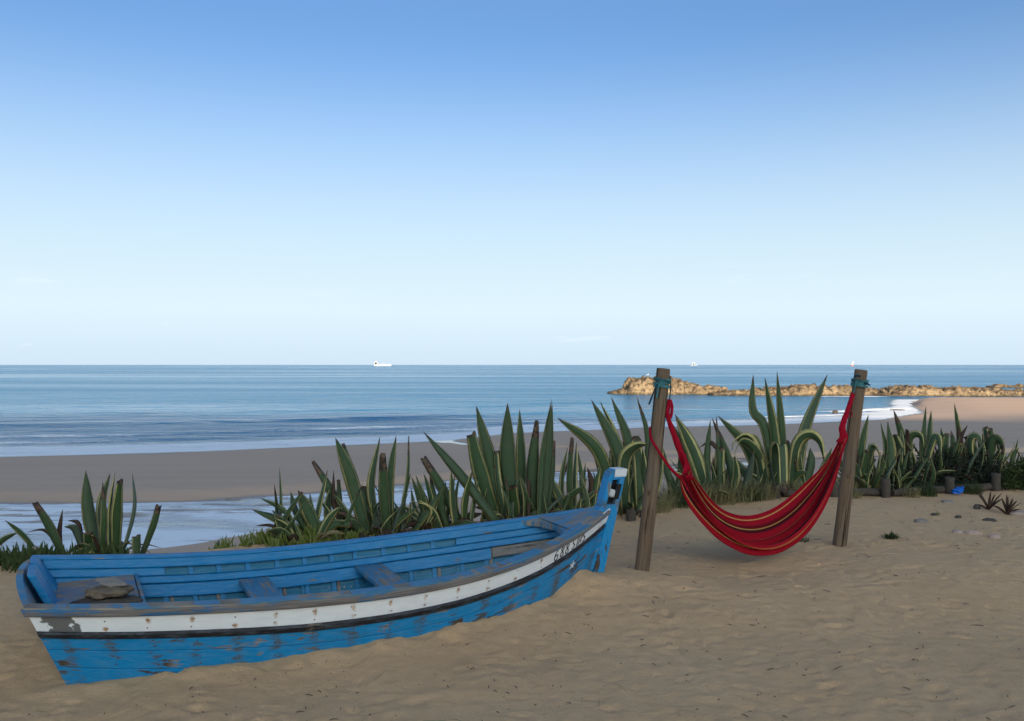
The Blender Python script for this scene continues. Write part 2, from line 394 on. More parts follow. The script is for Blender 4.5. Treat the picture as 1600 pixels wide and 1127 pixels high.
M['hullw'] = plain('ship_white', (.50, .53, .57)); M['hullg'] = plain('ship_grey_hull', (.20, .24, .30)); M['hullr'] = plain('ship_red', (.45, .13, .10))

# ------------------------------------------------------------------ setting: terrace, shading headland, beach, sea
SEA = -4.1
BX, BY, BYAW, BHEEL, BL = -3.245, 6.024, .46, .027, 4.573
_B = np.polyfit([0, .2, .4, .6, .8, .92, 1.0], [.707, .747, .792, .767, .556, .262, .05], 5)
_Z = np.polyfit([0, .35, .7, 1], [.451, .336, .389, .622], 3)
def edge_y(x): return np.interp(x, [-30, -4.6, -3.2, -2.2, 0, 1.4, 3.9, 7, 12, 30], [8.2, 8.8, 9.0, 9.8, 11.1, 12.3, 14.0, 15.2, 16, 18])      # crest of the bank behind the agaves
def terrace_z(x, y, detail=True):
    z = -.13 + .13 * sstep(6.3, 8.2, y - .18 * np.clip(x, -3, 6) + .3)
    z = z + .10 * np.exp(-(((x - .60) / .30) ** 2 + ((y - 7.72) / .28) ** 2))            # sand banked against the bow
    z = z + .05 * np.exp(-(((x - 1.2) / .5) ** 2 + ((y - 8.0) / .35) ** 2))
    z = z - .07 * np.exp(-(((x - 2.3) / .9) ** 2 + ((y - 8.3) / .5) ** 2))               # hollow below the hammock
    z = z + .05 * np.exp(-(((x + .4) / 1.6) ** 2 + ((y - 5.9) / .5) ** 2)) * 0
    if detail:
        z = z + .028 * fbm(x * .8, y * .8, 3) + .007 * fbm(x * 3.2 + 5, y * 3.2, 3, .55) + .006 * fbm(x * 10, y * 10, 3, .6)
    return z
def build_terrace():
    xs = np.concatenate([np.linspace(-170, -16, 40), np.linspace(-15, -6.6, 40), np.linspace(-6.5, 9.5, 560), np.linspace(9.7, 24, 50), np.linspace(26, 170, 40)])
    ys = np.concatenate([np.linspace(-24, 2.0, 40), np.linspace(2.1, 4.5, 40), np.linspace(4.53, 10.5, 230), np.linspace(10.55, 17, 90), np.linspace(17.2, 44, 60)])
    X, Y = np.meshgrid(xs, ys)
    Z = terrace_z(X, Y)
    r2 = np.random.default_rng(3)                                # trodden hollows
    for k in range(2600):
        cx, cy = r2.uniform(-5, 8.5), r2.uniform(4.3, 12.5); a = r2.uniform(0, math.pi); L, W = r2.uniform(.03, .095), r2.uniform(.022, .05)
        dep = r2.uniform(.003, .011)
        i0, i1 = np.searchsorted(xs, [cx - .5, cx + .5]); j0, j1 = np.searchsorted(ys, [cy - .5, cy + .5])
        dx, dy = X[j0:j1, i0:i1] - cx, Y[j0:j1, i0:i1] - cy
        u = (dx * math.cos(a) + dy * math.sin(a)) / L; v = (-dx * math.sin(a) + dy * math.cos(a)) / W
        q = u * u + v * v
        Z[j0:j1, i0:i1] += -dep * np.exp(-q * q) + dep * .45 * np.exp(-(np.sqrt(q) - 1.7) ** 2 * 3)
    e = Y - edge_y(X)
    Z = Z - np.where(e > 0, np.minimum(e * 1.1, e * e * 1.4), 0)
    lx = (X - BX) * math.cos(BYAW) + (Y - BY) * math.sin(BYAW); ly = -(X - BX) * math.sin(BYAW) + (Y - BY) * math.cos(BYAW); ss = lx / BL
    ins = (ss > .07) & (ss < .93) & (np.abs(ly) < np.polyval(_B, np.clip(ss, 0, 1)) - np.where(ly > 0, .32 * np.polyval(_Z, np.clip(ss, 0, 1)) + .03, .32 * (np.polyval(_Z, np.clip(ss, 0, 1)) + .13) + .05))
    ct = ly + np.polyval(_B, np.clip(ss, 0, 1)) - .32 * (np.polyval(_Z, np.clip(ss, 0, 1)) + .13)        # sand banked along the planking
    Z = Z + np.where((ss > 0) & (ss < .95), .035 * np.exp(-((ct + .05) / .09) ** 2) * np.clip(.5 + 1.6 * fbm(lx * 2.2, ly * 0 + 4, 3), 0, 1.3), 0)
    Z = np.where(ins, np.minimum(Z, -.34), Z)                   # no sand inside the hull
    Z = np.maximum(Z, SEA - 1.2)
    o = grid_mesh('sand_terrace', X, Y, Z, M['sand']); tag(o, kind='structure')
build_terrace()
def build_shade_headland():
    """unseen headland behind the viewer, added and shaped to keep the terrace and near beach in shade"""
    xs = np.linspace(-700, 800, 170); ys = np.linspace(-640, -22, 110); X, Y = np.meshgrid(xs, ys)
    t = sstep(0, 1, np.clip((-40 - Y) / 300, 0, 1)); wx = sstep(-75, -5, X) * (1 - sstep(195, 265, X)); ty = sstep(0, 1, np.clip((-325 - Y) / 75, 0, 1)) * (1 - sstep(0, 1, np.clip((-470 - Y) / 90, 0, 1)))  # narrow unseen block shaped to hide the sun, sky left open beside it
    Z = -.3 + t * (9 + 6 * fbm(X * .01, Y * .01, 4)) + wx * ty * (135 + 2 * fbm(X * .012, Y * .0 + 3, 3)) + wx * ty * 5 * fbm(X * .04, Y * .04, 4)
    o = grid_mesh('shade_headland', X, Y, Z, M['hill']); tag(o, kind='structure')
build_shade_headland()
WX = np.array([-120, -60, -33.6, -24.1, -18.3, -9.8, -5.1, 0, 12.2, 25.5, 33.7, 40.9, 51, 58.6, 66, 75, 81, 120, 220.])
WY = np.array([48, 54, 58.7, 61.3, 64.1, 68.3, 71.2, 78.5, 85.7, 89.4, 94.4, 98.8, 112, 131, 147, 146, 143, 140, 138.])
def waterline(x): return np.interp(x, WX, WY) + .8 * fbm(x * .09, x * 0 + 2.2, 3)
PX = np.array([-60, -18.8, -14.3, -9.9, -4.7, 0, 7.3, 20.3, 33.8, 90]); PC = np.array([31, 33.0, 33.2, 35.7, 41, 45.4, 50.5, 56.5, 59.2, 66]); PH = np.array([6.6, 6.5, 6.6, 6.3, 4.8, 3.7, 2.8, 1.7, 1.7, 1.7])
ST = [(-6.5, 72.5), (-5.0, 69.5), (-.9, 63.6), (3.1, 62.2), (6.8, 59.6), (12.3, 57), (18, 56.3)]
def build_beach():
    xs = np.concatenate([np.linspace(-160, -46, 60), np.linspace(-45, 60, 330), np.linspace(61, 240, 120)])
    ys = np.concatenate([np.linspace(9, 27, 30), np.linspace(27.2, 75, 260), np.linspace(75.5, 215, 180)])
    X, Y = np.meshgrid(xs, ys)
    W = waterline(X); d = W - Y
    z = np.where(d > 0, np.minimum(.03 * d, .06 + .016 * d), .035 * d)
    z = np.minimum(z, .34) + np.where(d > 2, .02 * fbm(X * .15, Y * .4, 3), 0)
    t = np.abs(Y - np.interp(X, PX, PC) - .5 * fbm(X * .25, Y * .1, 3)) / np.interp(X, PX, PH)
    rel = (Y - np.interp(X, PX, PC)) / np.interp(X, PX, PH)
    isl = -.033 + .062 * fbm(X * .35, Y * 1.5, 4, .6) + .030 * np.exp(-((rel - .45) / .28) ** 2)
    k = sstep(.82, 1.18, t); z = isl * (1 - k) + z * k
    z = z + .8 * sstep(54, 64, X) * sstep(106, 134, Y) * (1 - sstep(137, 142, Y)) * sstep(0, 3, d)      # dome added to the spit, tilting it sunwards so it looks brighter
    dm = np.full(X.shape, 1e9)
    for (ax, ay), (bx, by) in zip(ST[:-1], ST[1:]):
        vx, vy = bx - ax, by - ay; q = np.clip(((X - ax) * vx + (Y - ay) * vy) / (vx * vx + vy * vy), 0, 1)
        dm = np.minimum(dm, np.hypot(X - ax - q * vx, Y - ay - q * vy))
    k = sstep(.3, 1.3, dm + .25 * fbm(X * .5, Y * .8, 2)); z = (-.03) * (1 - k) + z * k
    o = grid_mesh('beach', X, Y, np.maximum(SEA + z, SEA - 2.5), M['beach']); tag(o, kind='structure')
build_beach()
def build_sea():
    ys = np.concatenate([np.linspace(14, 54, 60), np.linspace(54.3, 190, 420), 190 * 1.035 ** np.arange(1, 160)])
    u = np.linspace(-1, 1, 340)
    Y = np.repeat(ys[:, None], len(u), 1); X = u[None, :] * (Y * 1.0 + 45)
    W = np.interp(X, np.array([-120, -33.6, -5.1, 12.2, 40.9, 60, 120]), np.array([46, 58.7, 71.2, 84, 98, 108, 120])); d = Y - W
    dw = Y - waterline(X)
    near = sstep(6, 16, dw) * (1 - sstep(150, 300, Y))
    Z = near * (.10 * fbm(X * .03, Y * .11, 3) + .03 * fbm(X * .15, Y * .5, 2))
    def crest(off, h, wf, wb, seed, lo=.0):
        env = np.clip(.55 + 1.1 * fbm(X * .028 + seed, X * 0 + seed * 1.7, 2), lo, 1.25)
        q = d - off - 1.6 * fbm(X * .05 + seed * 3, X * 0 + .5, 2)
        return h * env * np.where(q < 0, np.exp(-(q / wf) ** 2), np.exp(-(q / wb) ** 2)), q, env
    c1, q1, e1 = crest(33, .42, 1.3, 5.5, 1.3, .2); c1 = c1 / np.maximum(e1, .01) * (.22 + .42 * np.exp(-((X + 15) / 10) ** 2)) * (1 - sstep(5, 40, X)); c2, q2, e2 = crest(17, .17, .7, 3, 4.1, .1); c3, q3, e3 = crest(10.5, .11, .5, 2.4, 7.7, .1)
    c4, q4, e4 = crest(56, .18, 3, 6, 2.9); c5, q5, e5 = crest(4.6, .07, .4, 2, 11.7, .2)
    keep = sstep(1, 3.5, dw)
    Z = SEA + Z + keep * (c1 + c2 + c3 + c4 + c5)
    calm = 1 - sstep(3.0, 12., dw - 2 * fbm(X * .06, Y * .2 + 8, 2))
    foam = .75 * np.exp(-((q2 + .4) / 1.1) ** 2) * np.clip(e2, 0, 1) + .6 * np.exp(-((q3 + .3) / .8) ** 2) * np.clip(e3, 0, 1) + .35 * np.exp(-((q5) / .5) ** 2)
    foam += .42 * np.exp(-((q2 - 2.5) / 2.5) ** 2) * np.clip(e2, 0, 1) + .35 * np.exp(-((q3 - 2) / 2) ** 2)
    foam = foam * sstep(.8, 2.5, dw) + .55 * np.exp(-((dw - .25) / .35) ** 2)
    foam += .66 * sstep(-.5, .8, dw) * (1 - sstep(5, 12, dw)) * (1 + .35 * fbm(X * .08, Y * .5, 3)) + .56 * (Y < 50) * (1 + .5 * fbm(X * .12, Y * .5 + 3, 3))
    foam += .9 * np.exp(-(((X - 62) / 9) ** 2 + ((Y - 166) / 3) ** 2)) * (X > 50)
    o = grid_mesh('sea', X, Y, Z, M['sea'], attrs={'calm': calm, 'foam': foam}); tag(o, kind='structure')
build_sea()

def gz(x, y): return float(terrace_z(np.array(float(x)), np.array(float(y)))) - max(0., min((y - float(edge_y(np.array(x)))) * 1.1, 1.4 * max(0, y - float(edge_y(np.array(x)))) ** 2))

# ------------------------------------------------------------------ fishing boat
def hb(s): return float(np.polyval(_B, s))
def hz(s): return float(np.polyval(_Z, s))
def hull(s, d, o=0., side=-1):
    """point on the hull: station s (0 stern..1 stem), drop d below the sheer, offset o outwards"""
    g = .32 * (1 if s < .7 else 1 - (s - .7) * 1.5)
    b = max(.035, hb(s) - g * d - .10 * max(0, d - .45) ** 2)
    e = 1e-3; db = (hb(min(1, s + e)) - hb(max(0, s - e))) / ((min(1, s + e) - max(0, s - e)) * BL)
    n = math.hypot(db, 1)
    x = s * BL + .40 * max(d, -.1) * (1 - s) ** 4 - .17 * d * s ** 4
    return (x - o * db / n, side * max(.012, b + o / n), hz(s) - d)
def kband(s): return float(np.interp(s, [0, .37, .62, .8, 1], [.86, 1.03, 1.0, .90, .62]))
def build_boat():
    root = empty('fishing_boat', (BX, BY, 0), (BHEEL, 0, BYAW), 'weathered blue wooden fishing boat with a white stripe half buried in sand', 'boat')
    def sweep(name, prof, side, mat, s0=0., s1=1., n=64, scale=True, smooth=False, parent=root, bev=0):
        V, Fc, U = [], [], []; m = len(prof)
        for i in range(n):
            s = s0 + (s1 - s0) * i / (n - 1); k = kband(s) if scale else 1.
            for d, o in prof: V.append(hull(s, d * k, o, side)); U.append((s * BL, d))
        for i in range(n - 1):
            for j in range(m):
                j2 = (j + 1) % m; Fc.append((i * m + j, i * m + j2, (i + 1) * m + j2, (i + 1) * m + j))
        Fc.append(tuple(range(m))); Fc.append(tuple(range((n - 1) * m, n * m)))
        return mk(name, V, Fc, mat, parent, smooth, U, bev)
    def plank(d0, d1, o0, o1, c=.006):
        return [(d0, o0), (d0, o1 - c), (d0 + c, o1), (d1 - c, o1), (d1, o1 - c), (d1, o0)]
    T = -.022
    for side in (-1, 1):
        st = sweep('strake', plank(.0, .186, -.010, 0, .002), side, M['white']); st['label'] = 'white painted top strake with rust marks'
        for a, b in ((.189, .335), (.339, .485), (.489, .64), (.644, .80)):
            sweep('strake', plank(a, b, -.010, 0, .004), side, M['blue'], s1=.992)
        for a, b in ((.0, .155), (.157, .335), (.337, .485), (.487, .64), (.642, .80)):
            sweep('inner_plank', plank(a, b, T, -.0105, .002), side, M['plank_in'], s0=.008, s1=.985)
        r = sweep('rubbing_rail', [(.182, 0.001), (.186, .016), (.198, .025), (.218, .025), (.234, .016), (.240, .001)], side, M['black'], s0=.0, s1=.985)
        r['label'] = 'black painted rubbing rail'
        r = sweep('gunwale', [(.0, .001), (.002, .022), (.012, .030), (.045, .030), (.056, .022), (.059, .001)], side, M['cap_worn'], s0=-.004, s1=.99)
        r['label'] = 'weathered outer gunwale with worn blue paint'
        sweep('gunwale_cap', [(-.001, .026), (-.014, .022), (-.016, -.076), (-.001, -.080)], side, M['blue_in'] if side > 0 else M['blue_worn'], s0=.0, s1=.965, scale=False)
        sweep('inwale', plank(.0, .066, -.046, -.074), side, M['blue_in'], s0=.012, s1=.94, scale=False)
        sweep('stringer', plank(.134, .184, -.046, -.070), side, M['blue_in'], s0=.02, s1=.93, scale=False)
        sweep('riser', plank(.192, .285, -.046, -.072), side, M['blue_in'], s0=.02, s1=.80, scale=False)
        sweep('filler_plank', plank(.072, .130, -.044, -.066), side, M['blue_in'], s0=.012, s1=.195, n=14, scale=False, bev=.01)
        sweep('filler_plank', plank(.072, .130, -.044, -.066), side, M['blue_in'], s0=.735, s1=.93, n=14, scale=False, bev=.01)
        sweep('bow_plank', plank(.192, .275, -.046, -.066), side, M['wood_grey'], s0=.803, s1=.91, n=12, scale=False)
        for i in range(17):                                       # frames, each with a futtock beside its foot
            x = .62 + .2315 * i + random.uniform(-.012, .012); s = x / BL; w = .018 / BL
            V = [hull(s + sg * w, d, o, side) for sg in (-1, 1) for d in (.01, .25, .45, .62) for o in (-.0225, -.0445)]
            def ix(a, dd, oo): return a * 8 + dd * 2 + oo
            Fc = []
            for dd in range(3):
                for oo in (0, 1): Fc.append((ix(0, dd, oo), ix(1, dd, oo), ix(1, dd + 1, oo), ix(0, dd + 1, oo)))
                for a in (0, 1): Fc.append((ix(a, dd, 0), ix(a, dd, 1), ix(a, dd + 1, 1), ix(a, dd + 1, 0)))
            for dd in (0, 3): Fc.append((ix(0, dd, 0), ix(1, dd, 0), ix(1, dd, 1), ix(0, dd, 1)))
            mk('rib', V, Fc, M['blue_in'], root, uv=[(v[0], v[2]) for v in V])
            s2 = s + (.034 + random.uniform(0, .012)) / BL * (1 if i % 3 else -1); w2 = .014 / BL
            V = [hull(s2 + sg * w2, d, o, side) for sg in (-1, 1) for d in (.20, .34, .48, .62) for o in (-.0225, -.042)]
            mk('futtock', V, Fc, M['wood_grey'] if i % 2 else M['plank_in'], root, uv=[(v[0], v[2]) for v in V])
    # bottom boards
    for k in range(6):
        y0 = -.42 + k * .14; V, Fc = box(.25, 3.7 - abs(k - 2.5) * .25, y0 + .003, y0 + .136, -.215, -.195)
        mk('floor_board', V, Fc, M['plank_in'], root, uv=[(v[0], v[1]) for v in V])
    # transom: raked, crowned plate
    V, Fc, U = [], [], []; n = 15
    for i in range(n):
        t = -1 + 2 * i / (n - 1)
        for d in (-1, .0, .2, .4, .62):
            for th in (0, 1):
                dd = d if d >= 0 else -.05 * (1 - t * t) - .004
                b = abs(hull(0, max(dd, 0), -.024)[1]); x = .40 * dd - .05 * (1 - t * t) * (1 - max(dd, 0)) + th * .040 - .004
                V.append((x, t * b, hz(0) - dd)); U.append((t * b, dd))
    def ti(i, d, th): return i * 10 + d * 2 + th
    for i in range(n - 1):
        for d in range(4):
            for th in (0, 1): Fc.append((ti(i, d, th), ti(i + 1, d, th), ti(i + 1, d + 1, th), ti(i, d + 1, th)))
        for d in (0, 4): Fc.append((ti(i, d, 0), ti(i + 1, d, 0), ti(i + 1, d, 1), ti(i, d, 1)))
    for i in (0, n - 1):
        for d in range(4): Fc.append((ti(i, d, 0), ti(i, d + 1, 0), ti(i, d + 1, 1), ti(i, d, 1)))
    tr = mk('transom', V, Fc, M['blue_worn'], root, uv=U)
    for y0, y1, top in ((-.12, .20, .065), (.36, .60, .035)):
        pr = [(-.015, hz(0) + top), (.035, hz(0) + top), (.17, hz(0) - .19), (.115, hz(0) - .19)]
        V = [(x, y, z) for y in (y0, y1) for x, z in pr]
        mk('transom_knee', V, [(0, 1, 2, 3), (4, 7, 6, 5), (0, 4, 5, 1), (1, 5, 6, 2), (2, 6, 7, 3), (3, 7, 4, 0)], M['blue_in'], root, uv=[(v[1], v[2]) for v in V], bevel=.012)
    # stern deck of fore-and-aft planks
    dk = empty('stern_deck'); dk.parent = root
    ys = [-.60, -.38, -.17, .03, .24, .44, .635]
    for y0, y1 in zip(ys[:-1], ys[1:]):
        V, Fc = box(.10, .685 + random.uniform(-.004, .004), y0 + .003, y1 - .003, .250, .273 + random.uniform(-.003, .003))
        mk('plank', V, Fc, M['deck_worn'], dk, uv=[(v[0] + y0 * 7, v[1]) for v in V], bevel=.003)
    V, Fc = box(.689, .712, -.615, .645, .215, .276); mk('deck_edge', V, Fc, M['blue_worn'], dk, uv=[(v[1], v[2]) for v in V], bevel=.004)
    # thwarts and the knee on the second one
    for x0, x1, lab in ((1.47, 1.70, 'aft rowing thwart'), (2.44, 2.68, 'forward rowing thwart')):
        s = (x0 + x1) / 2 / BL; z = hz(s) - .190; y = abs(hull(s, .19, -.075)[1])
        V, Fc = box(x0, x1, -y, y, z - .034, z); mk('thwart', V, Fc, M['blue_worn'], root, uv=[(v[1], v[0]) for v in V], bevel=.005)
    pr = [(2.20, -.66, .0), (2.30, -.50, .0), (2.56, -.40, .0), (2.62, -.46, .0), (2.62, -.70, .0)]
    z = hz(.53) - .12
    V = [(x, y, z + h) for h in (-.066, .0) for x, y, _ in pr]
    mk('thwart_knee', V, [(0, 1, 2, 3, 4), (9, 8, 7, 6, 5)] + [(i, (i + 1) % 5, 5 + (i + 1) % 5, 5 + i) for i in range(5)], M['blue_in'], root, uv=[(v[0], v[1] + v[2]) for v in V], bevel=.012)
    # breasthook closing the bow
    V = []; ss = [.83, .88, .93, .975]
    for h in (-.008, -.05):
        for s in ss:
            for sd in (-1, 1): q = hull(s, 0, -.004, sd); V.append((q[0], q[1], q[2] + h + .026))
    pts_top = [V[0], V[2], V[4], V[6], V[7], V[5], V[3], V[1]]
    # concave aft edge
    a, b_ = V[0], V[1]; mid = [(a[0] + .20, (a[1] * .45), a[2] + .012), (a[0] + .24, 0, a[2] + .016), (a[0] + .20, b_[1] * .45, a[2] + .012)]
    ring = pts_top + mid[::-1]; m = len(ring)
    VV = [tuple(p) for p in ring] + [(p[0], p[1], p[2] - .045) for p in ring]
    # fan triangulated through bow for a clean concave top
    Fc = [(i, i + 1, 7 - i - 1, 7 - i) for i in range(1, 3)] + [(0, 1, 10), (10, 1, 9), (9, 1, 6), (9, 6, 8), (8, 6, 7)]
    Fc += [tuple(m + k for k in f[::-1]) for f in Fc] + [(i, (i + 1) % m, m + (i + 1) % m, m + i) for i in range(m)]
    mk('breasthook', VV, Fc, M['blue_worn'], root, uv=[(v[0], v[1]) for v in VV])
    # stem post with a sheave slot
    w = .050
    def stem_x(z): return 4.50 + .249 * z                          # leading edge
    def prism(poly, y0=-w, y1=w):
        k = len(poly); V = [(x, y0, z) for x, z in poly] + [(x, y1, z) for x, z in poly]
        return V, [tuple(range(k)), tuple(range(2 * k - 1, k - 1, -1))] + [(i, (i + 1) % k, k + (i + 1) % k, k + i) for i in range(k)]
    fl = lambda z, c: (stem_x(z) - c, z)
    za, zb = .655, .872
    pcs = [prism([fl(-.35, 0), fl(za, 0), fl(za, .19), fl(.60, .21), fl(.50, .10), fl(-.35, .12)]),
           prism([fl(za, 0), fl(zb, 0), fl(zb, .055), fl(za, .055)]), prism([fl(za, .135), fl(zb, .128), fl(zb, .178), fl(za, .19)]),
           prism([fl(zb, 0), fl(.955, .0), fl(.965, .02), fl(.967, .13), fl(.945, .172), fl(zb, .178)])]
    V, Fc, _ = join(pcs)
    sp = mk('stem_post', V, Fc, M['blue'], root, uv=[(v[2], v[0]) for v in V], bevel=.004)
    V, Fc = prism([fl(.898, -.003), fl(.962, -.003), fl(.9695, .02), fl(.969, .125), fl(.898, .118)], -w - .005, w + .005)
    mk('white_cap', V, Fc, M['whitepaint'], sp)
    V, Fc = prism([fl(za + .001, .0555), fl(zb - .001, .0555), fl(zb - .001, .129), fl(za + .001, .1335)], -.012, .030); mk('slot_shade_sheet', V, Fc, M['iron_slot_shade'], sp)  # black sheet added inside the slot to stand for its shade
    V, Fc = prism([fl(.70, .030), fl(.835, .030), fl(.835, .082), fl(.70, .082)], -w - .016, -w + .012); mk('sheave_bracket', V, Fc, M['iron_slot_shade'], sp, bevel=.004)
    cz, cx = .752, stem_x(.752) - .098; V, Fc, U = tube([(cx, -w - .012, cz), (cx, -w - .004, cz), (cx, -.012, cz), (cx, .012, cz)], [.026, .037, .037, .03], 18); mk('sheave', V, Fc, M['sheave'], sp, True)
    # registration painted by hand on the white strake, and the little star
    G = {'6': [[(.75, 1), (.3, .75), (.12, .35), (.3, .02), (.7, .05), (.82, .3), (.6, .5), (.2, .38)]],
         '8': [[(.5, .54), (.2, .75), (.45, .98), (.75, .8), (.5, .54), (.15, .28), (.4, .02), (.8, .2), (.5, .54)]],
         'S': [[(.85, .88), (.5, .98), (.2, .78), (.45, .55), (.78, .35), (.6, .05), (.12, .1)]],
         'I': [[(.5, 1), (.45, 0)]], 'N': [[(.12, 0), (.2, 1), (.7, .05), (.85, 1)]]}
    parts = []
    def ribbon(pts, wd):
        V, Fc = [], []
        for i, (s, d) in enumerate(pts):
            a, b = pts[max(i - 1, 0)], pts[min(i + 1, len(pts) - 1)]
            tx, ty = (b[0] - a[0]) * BL, b[1] - a[1]; l = math.hypot(tx, ty) or 1
            nx, ny = -ty / l * wd, tx / l * wd
            for sg in (-1, 1):
                for o in (.0005, .0028): V.append(hull(s + sg * nx / BL, d + sg * ny, o, -1))
        for i in range(len(pts) - 1):
            a = i * 4; Fc += [(a, a + 4, a + 6, a + 2), (a + 1, a + 3, a + 7, a + 5), (a, a + 1, a + 5, a + 4), (a + 2, a + 6, a + 7, a + 3)]
        Fc += [(0, 2, 3, 1), (len(V) - 4, len(V) - 3, len(V) - 1, len(V) - 2)]
        return V, Fc
    for ch, s0, wd in (('6', .826, .0125), ('8', .8415, .0125), ('8', .856, .0125), ('S', .875, .0115), ('I', .8895, .006), ('N', .8955, .0105), ('S', .9085, .0105)):
        for st in G[ch]:
            pts = spline([(s0 + x * wd, y, 0) for x, y in st], len(st) * 4) if ch not in 'IN' else np.array([(s0 + x * wd, y, 0) for x, y in st])
            parts.append(ribbon([(p[0], (.175 - p[1] * .108) * kband(p[0])) for p in pts], .0044))
    V, Fc, _ = join(parts); mk('registration_lettering', V, Fc, M['ink'], root)
    c = (.893, .30); pts = []
    for k in range(10):
        r = .040 if k % 2 == 0 else .016; a = math.pi * k / 5 + .15; pts.append((c[0] + math.sin(a) * r / BL * 1.1, c[1] - math.cos(a) * r))
    V = [hull(c[0], c[1], .004, -1)] + [hull(s, d, .0035, -1) for s, d in pts] + [hull(s, d, -.004, -1) for s, d in pts]
    mk('painted_star', V, [(0, 1 + k, 1 + (k + 1) % 10) for k in range(10)] + [(1 + k, 11 + k, 11 + (k + 1) % 10, 1 + (k + 1) % 10) for k in range(10)], M['whitepaint'], root)
    # nail heads
    parts = []
    for side in (-1, 1):
        for i in range(1, 16):
            s = (i + .5) * .268 / BL
            if s > .93: continue
            for d in (.092, .158, .26, .305, .40, .45):
                k = kband(s); dd = d * k + random.uniform(-.006, .006); s2 = s + random.uniform(-.004, .004)
                c0 = Vector(hull(s2, dd, -.002, side)); n = (Vector(hull(s2, dd, .01, side)) - c0).normalized(); t = n.cross(Vector((0, 0, 1))).normalized(); b = n.cross(t)
                V = [c0 + n * .0045] + [c0 + n * .003 + (t * math.cos(q) + b * math.sin(q)) * .0055 for q in np.arange(6) * math.pi / 3]
                parts.append(([tuple(v) for v in V], [(0, 1 + q, 1 + (q + 1) % 6) for q in range(6)]))
    V, Fc, _ = join(parts); tag(mk('nail_heads', V, Fc, M['nail'], root), kind='stuff')
    return root
build_boat()
BM = Matrix.Translation((BX, BY, 0)) @ Matrix.Rotation(BYAW, 4, 'Z') @ Matrix.Rotation(BHEEL, 4, 'X')
def stone(name, loc, size, mat, seed, rot=0., tilt=0., label=None, group=None, cat='stone', sub=3, rough=.15):
    bm = bmesh.new(); bmesh.ops.create_icosphere(bm, subdivisions=sub, radius=1)
    r = np.random.default_rng(seed); ph = r.uniform(0, 9, 6)
    for v in bm.verts:
        c = v.co; k = 1 + float(rough * (fbm(np.array(c.x * 1.6 + seed), np.array(c.y * 1.6 + c.z), 4, .6))) + .16 * math.sin(2.1 * c.x + ph[0]) * math.cos(1.7 * c.y + ph[1]) + .09 * math.sin(4.3 * c.y + ph[2] + 2 * c.x) + .05 * math.sin(7 * c.x + ph[3]) * math.sin(6 * c.z + ph[4])
        zz = math.copysign(min(abs(c.z) ** .75, .82), c.z) * (1 + rough * 2 * float(fbm(np.array(c.x * 2.2 + seed * 3), np.array(c.y * 2.2), 3, .6)))
        v.co = Vector((c.x * k * size[0], c.y * k * size[1], zz * size[2]))
    me = bpy.data.meshes.new(name); bm.to_mesh(me); bm.free(); me.shade_smooth(); me.materials.append(mat)
    o = bpy.data.objects.new(name, me); col.objects.link(o); o.location = loc; o.rotation_euler = (tilt, tilt * .4, rot)
    return tag(o, label, cat, group)
dz = .274
stone('flat_stone', BM @ Vector((.47, -.13, dz + .020)), (.20, .115, .026), M['stone_d'], 1, .5, .03, 'dark flat stone lying on the stern deck under the round brown one', sub=4, rough=.3)
stone('round_stone', BM @ Vector((.485, -.085, dz + .070)), (.150, .120, .036), M['stone_b'], 5, .3, -.05, 'round brown stone resting on a dark flat stone in the boat', sub=4, rough=.3)
stone('slab_stone', BM @ Vector((.50, -.04, dz + .122)), (.125, .055, .016), M['stone_g'], 9, -.45, .16, 'thin grey stone slab on top of the pile in the boat stern', sub=4, rough=.3)


# ------------------------------------------------------------------ hammock posts, ties and hammock
def post(base, top, r0, r1, seed, label):
    base, top = Vector(base), Vector(top); ax = top - base; L = ax.length; r = np.random.default_rng(seed); ph = r.uniform(0, 9, 5)
    V, Fc, U = [], [], []; n, m = 22, 26
    zs = [-.3 + (L + .3) * i / (m - 1) for i in range(m)]; zs.insert(-1, L - .012)
    for q, z in enumerate(zs):
        rr = r0 + (r1 - r0) * z / L
        if q == len(zs) - 1: rr *= .93
        for k in range(n):
            a = 2 * math.pi * k / n
            w = rr * (1 + .035 * math.sin(2 * a + ph[0] + z * .8) + .02 * math.sin(5 * a + ph[1]) + .018 * math.sin(3 * z + ph[2] + a) + .012 * math.sin(9 * a + ph[3] + z * 4))
            V.append((w * math.cos(a) + .012 * math.sin(1.8 * z + ph[4]), w * math.sin(a), z)); U.append((k / n, z))
    mm = len(zs)
    for i in range(mm - 1):
        for k in range(n): k2 = (k + 1) % n; Fc.append((i * n + k, i * n + k2, (i + 1) * n + k2, (i + 1) * n + k))
    c = len(V); V.append((0, 0, L + .003)); U.append((0, 0))
    for k in range(n): Fc.append((c, (mm - 1) * n + k, (mm - 1) * n + (k + 1) % n))
    o = mk('hammock_post', V, Fc, M['post'], None, True, U); o.location = base; o.rotation_euler = ax.to_track_quat('Z', 'Y').to_euler()
    for p in o.data.polygons:
        if len(p.vertices) == 3: p.use_smooth = False
    tag(o, label, 'post'); return o
D1, D2 = 8.18, 9.46
b1 = P(1003, 893, D1); t1 = P(1037, 576, D1 + .02); b2 = P(1311, 850, D2); t2 = P(1346, 578, D2 + .02)
post(b1, t1, .065, .060, 1, 'leaning brown timber post with a hanging teal strap, beside the boat bow')
post(b2, t2, .073, .066, 4, 'leaning greyer timber post beyond the hammock, next to the log edging')
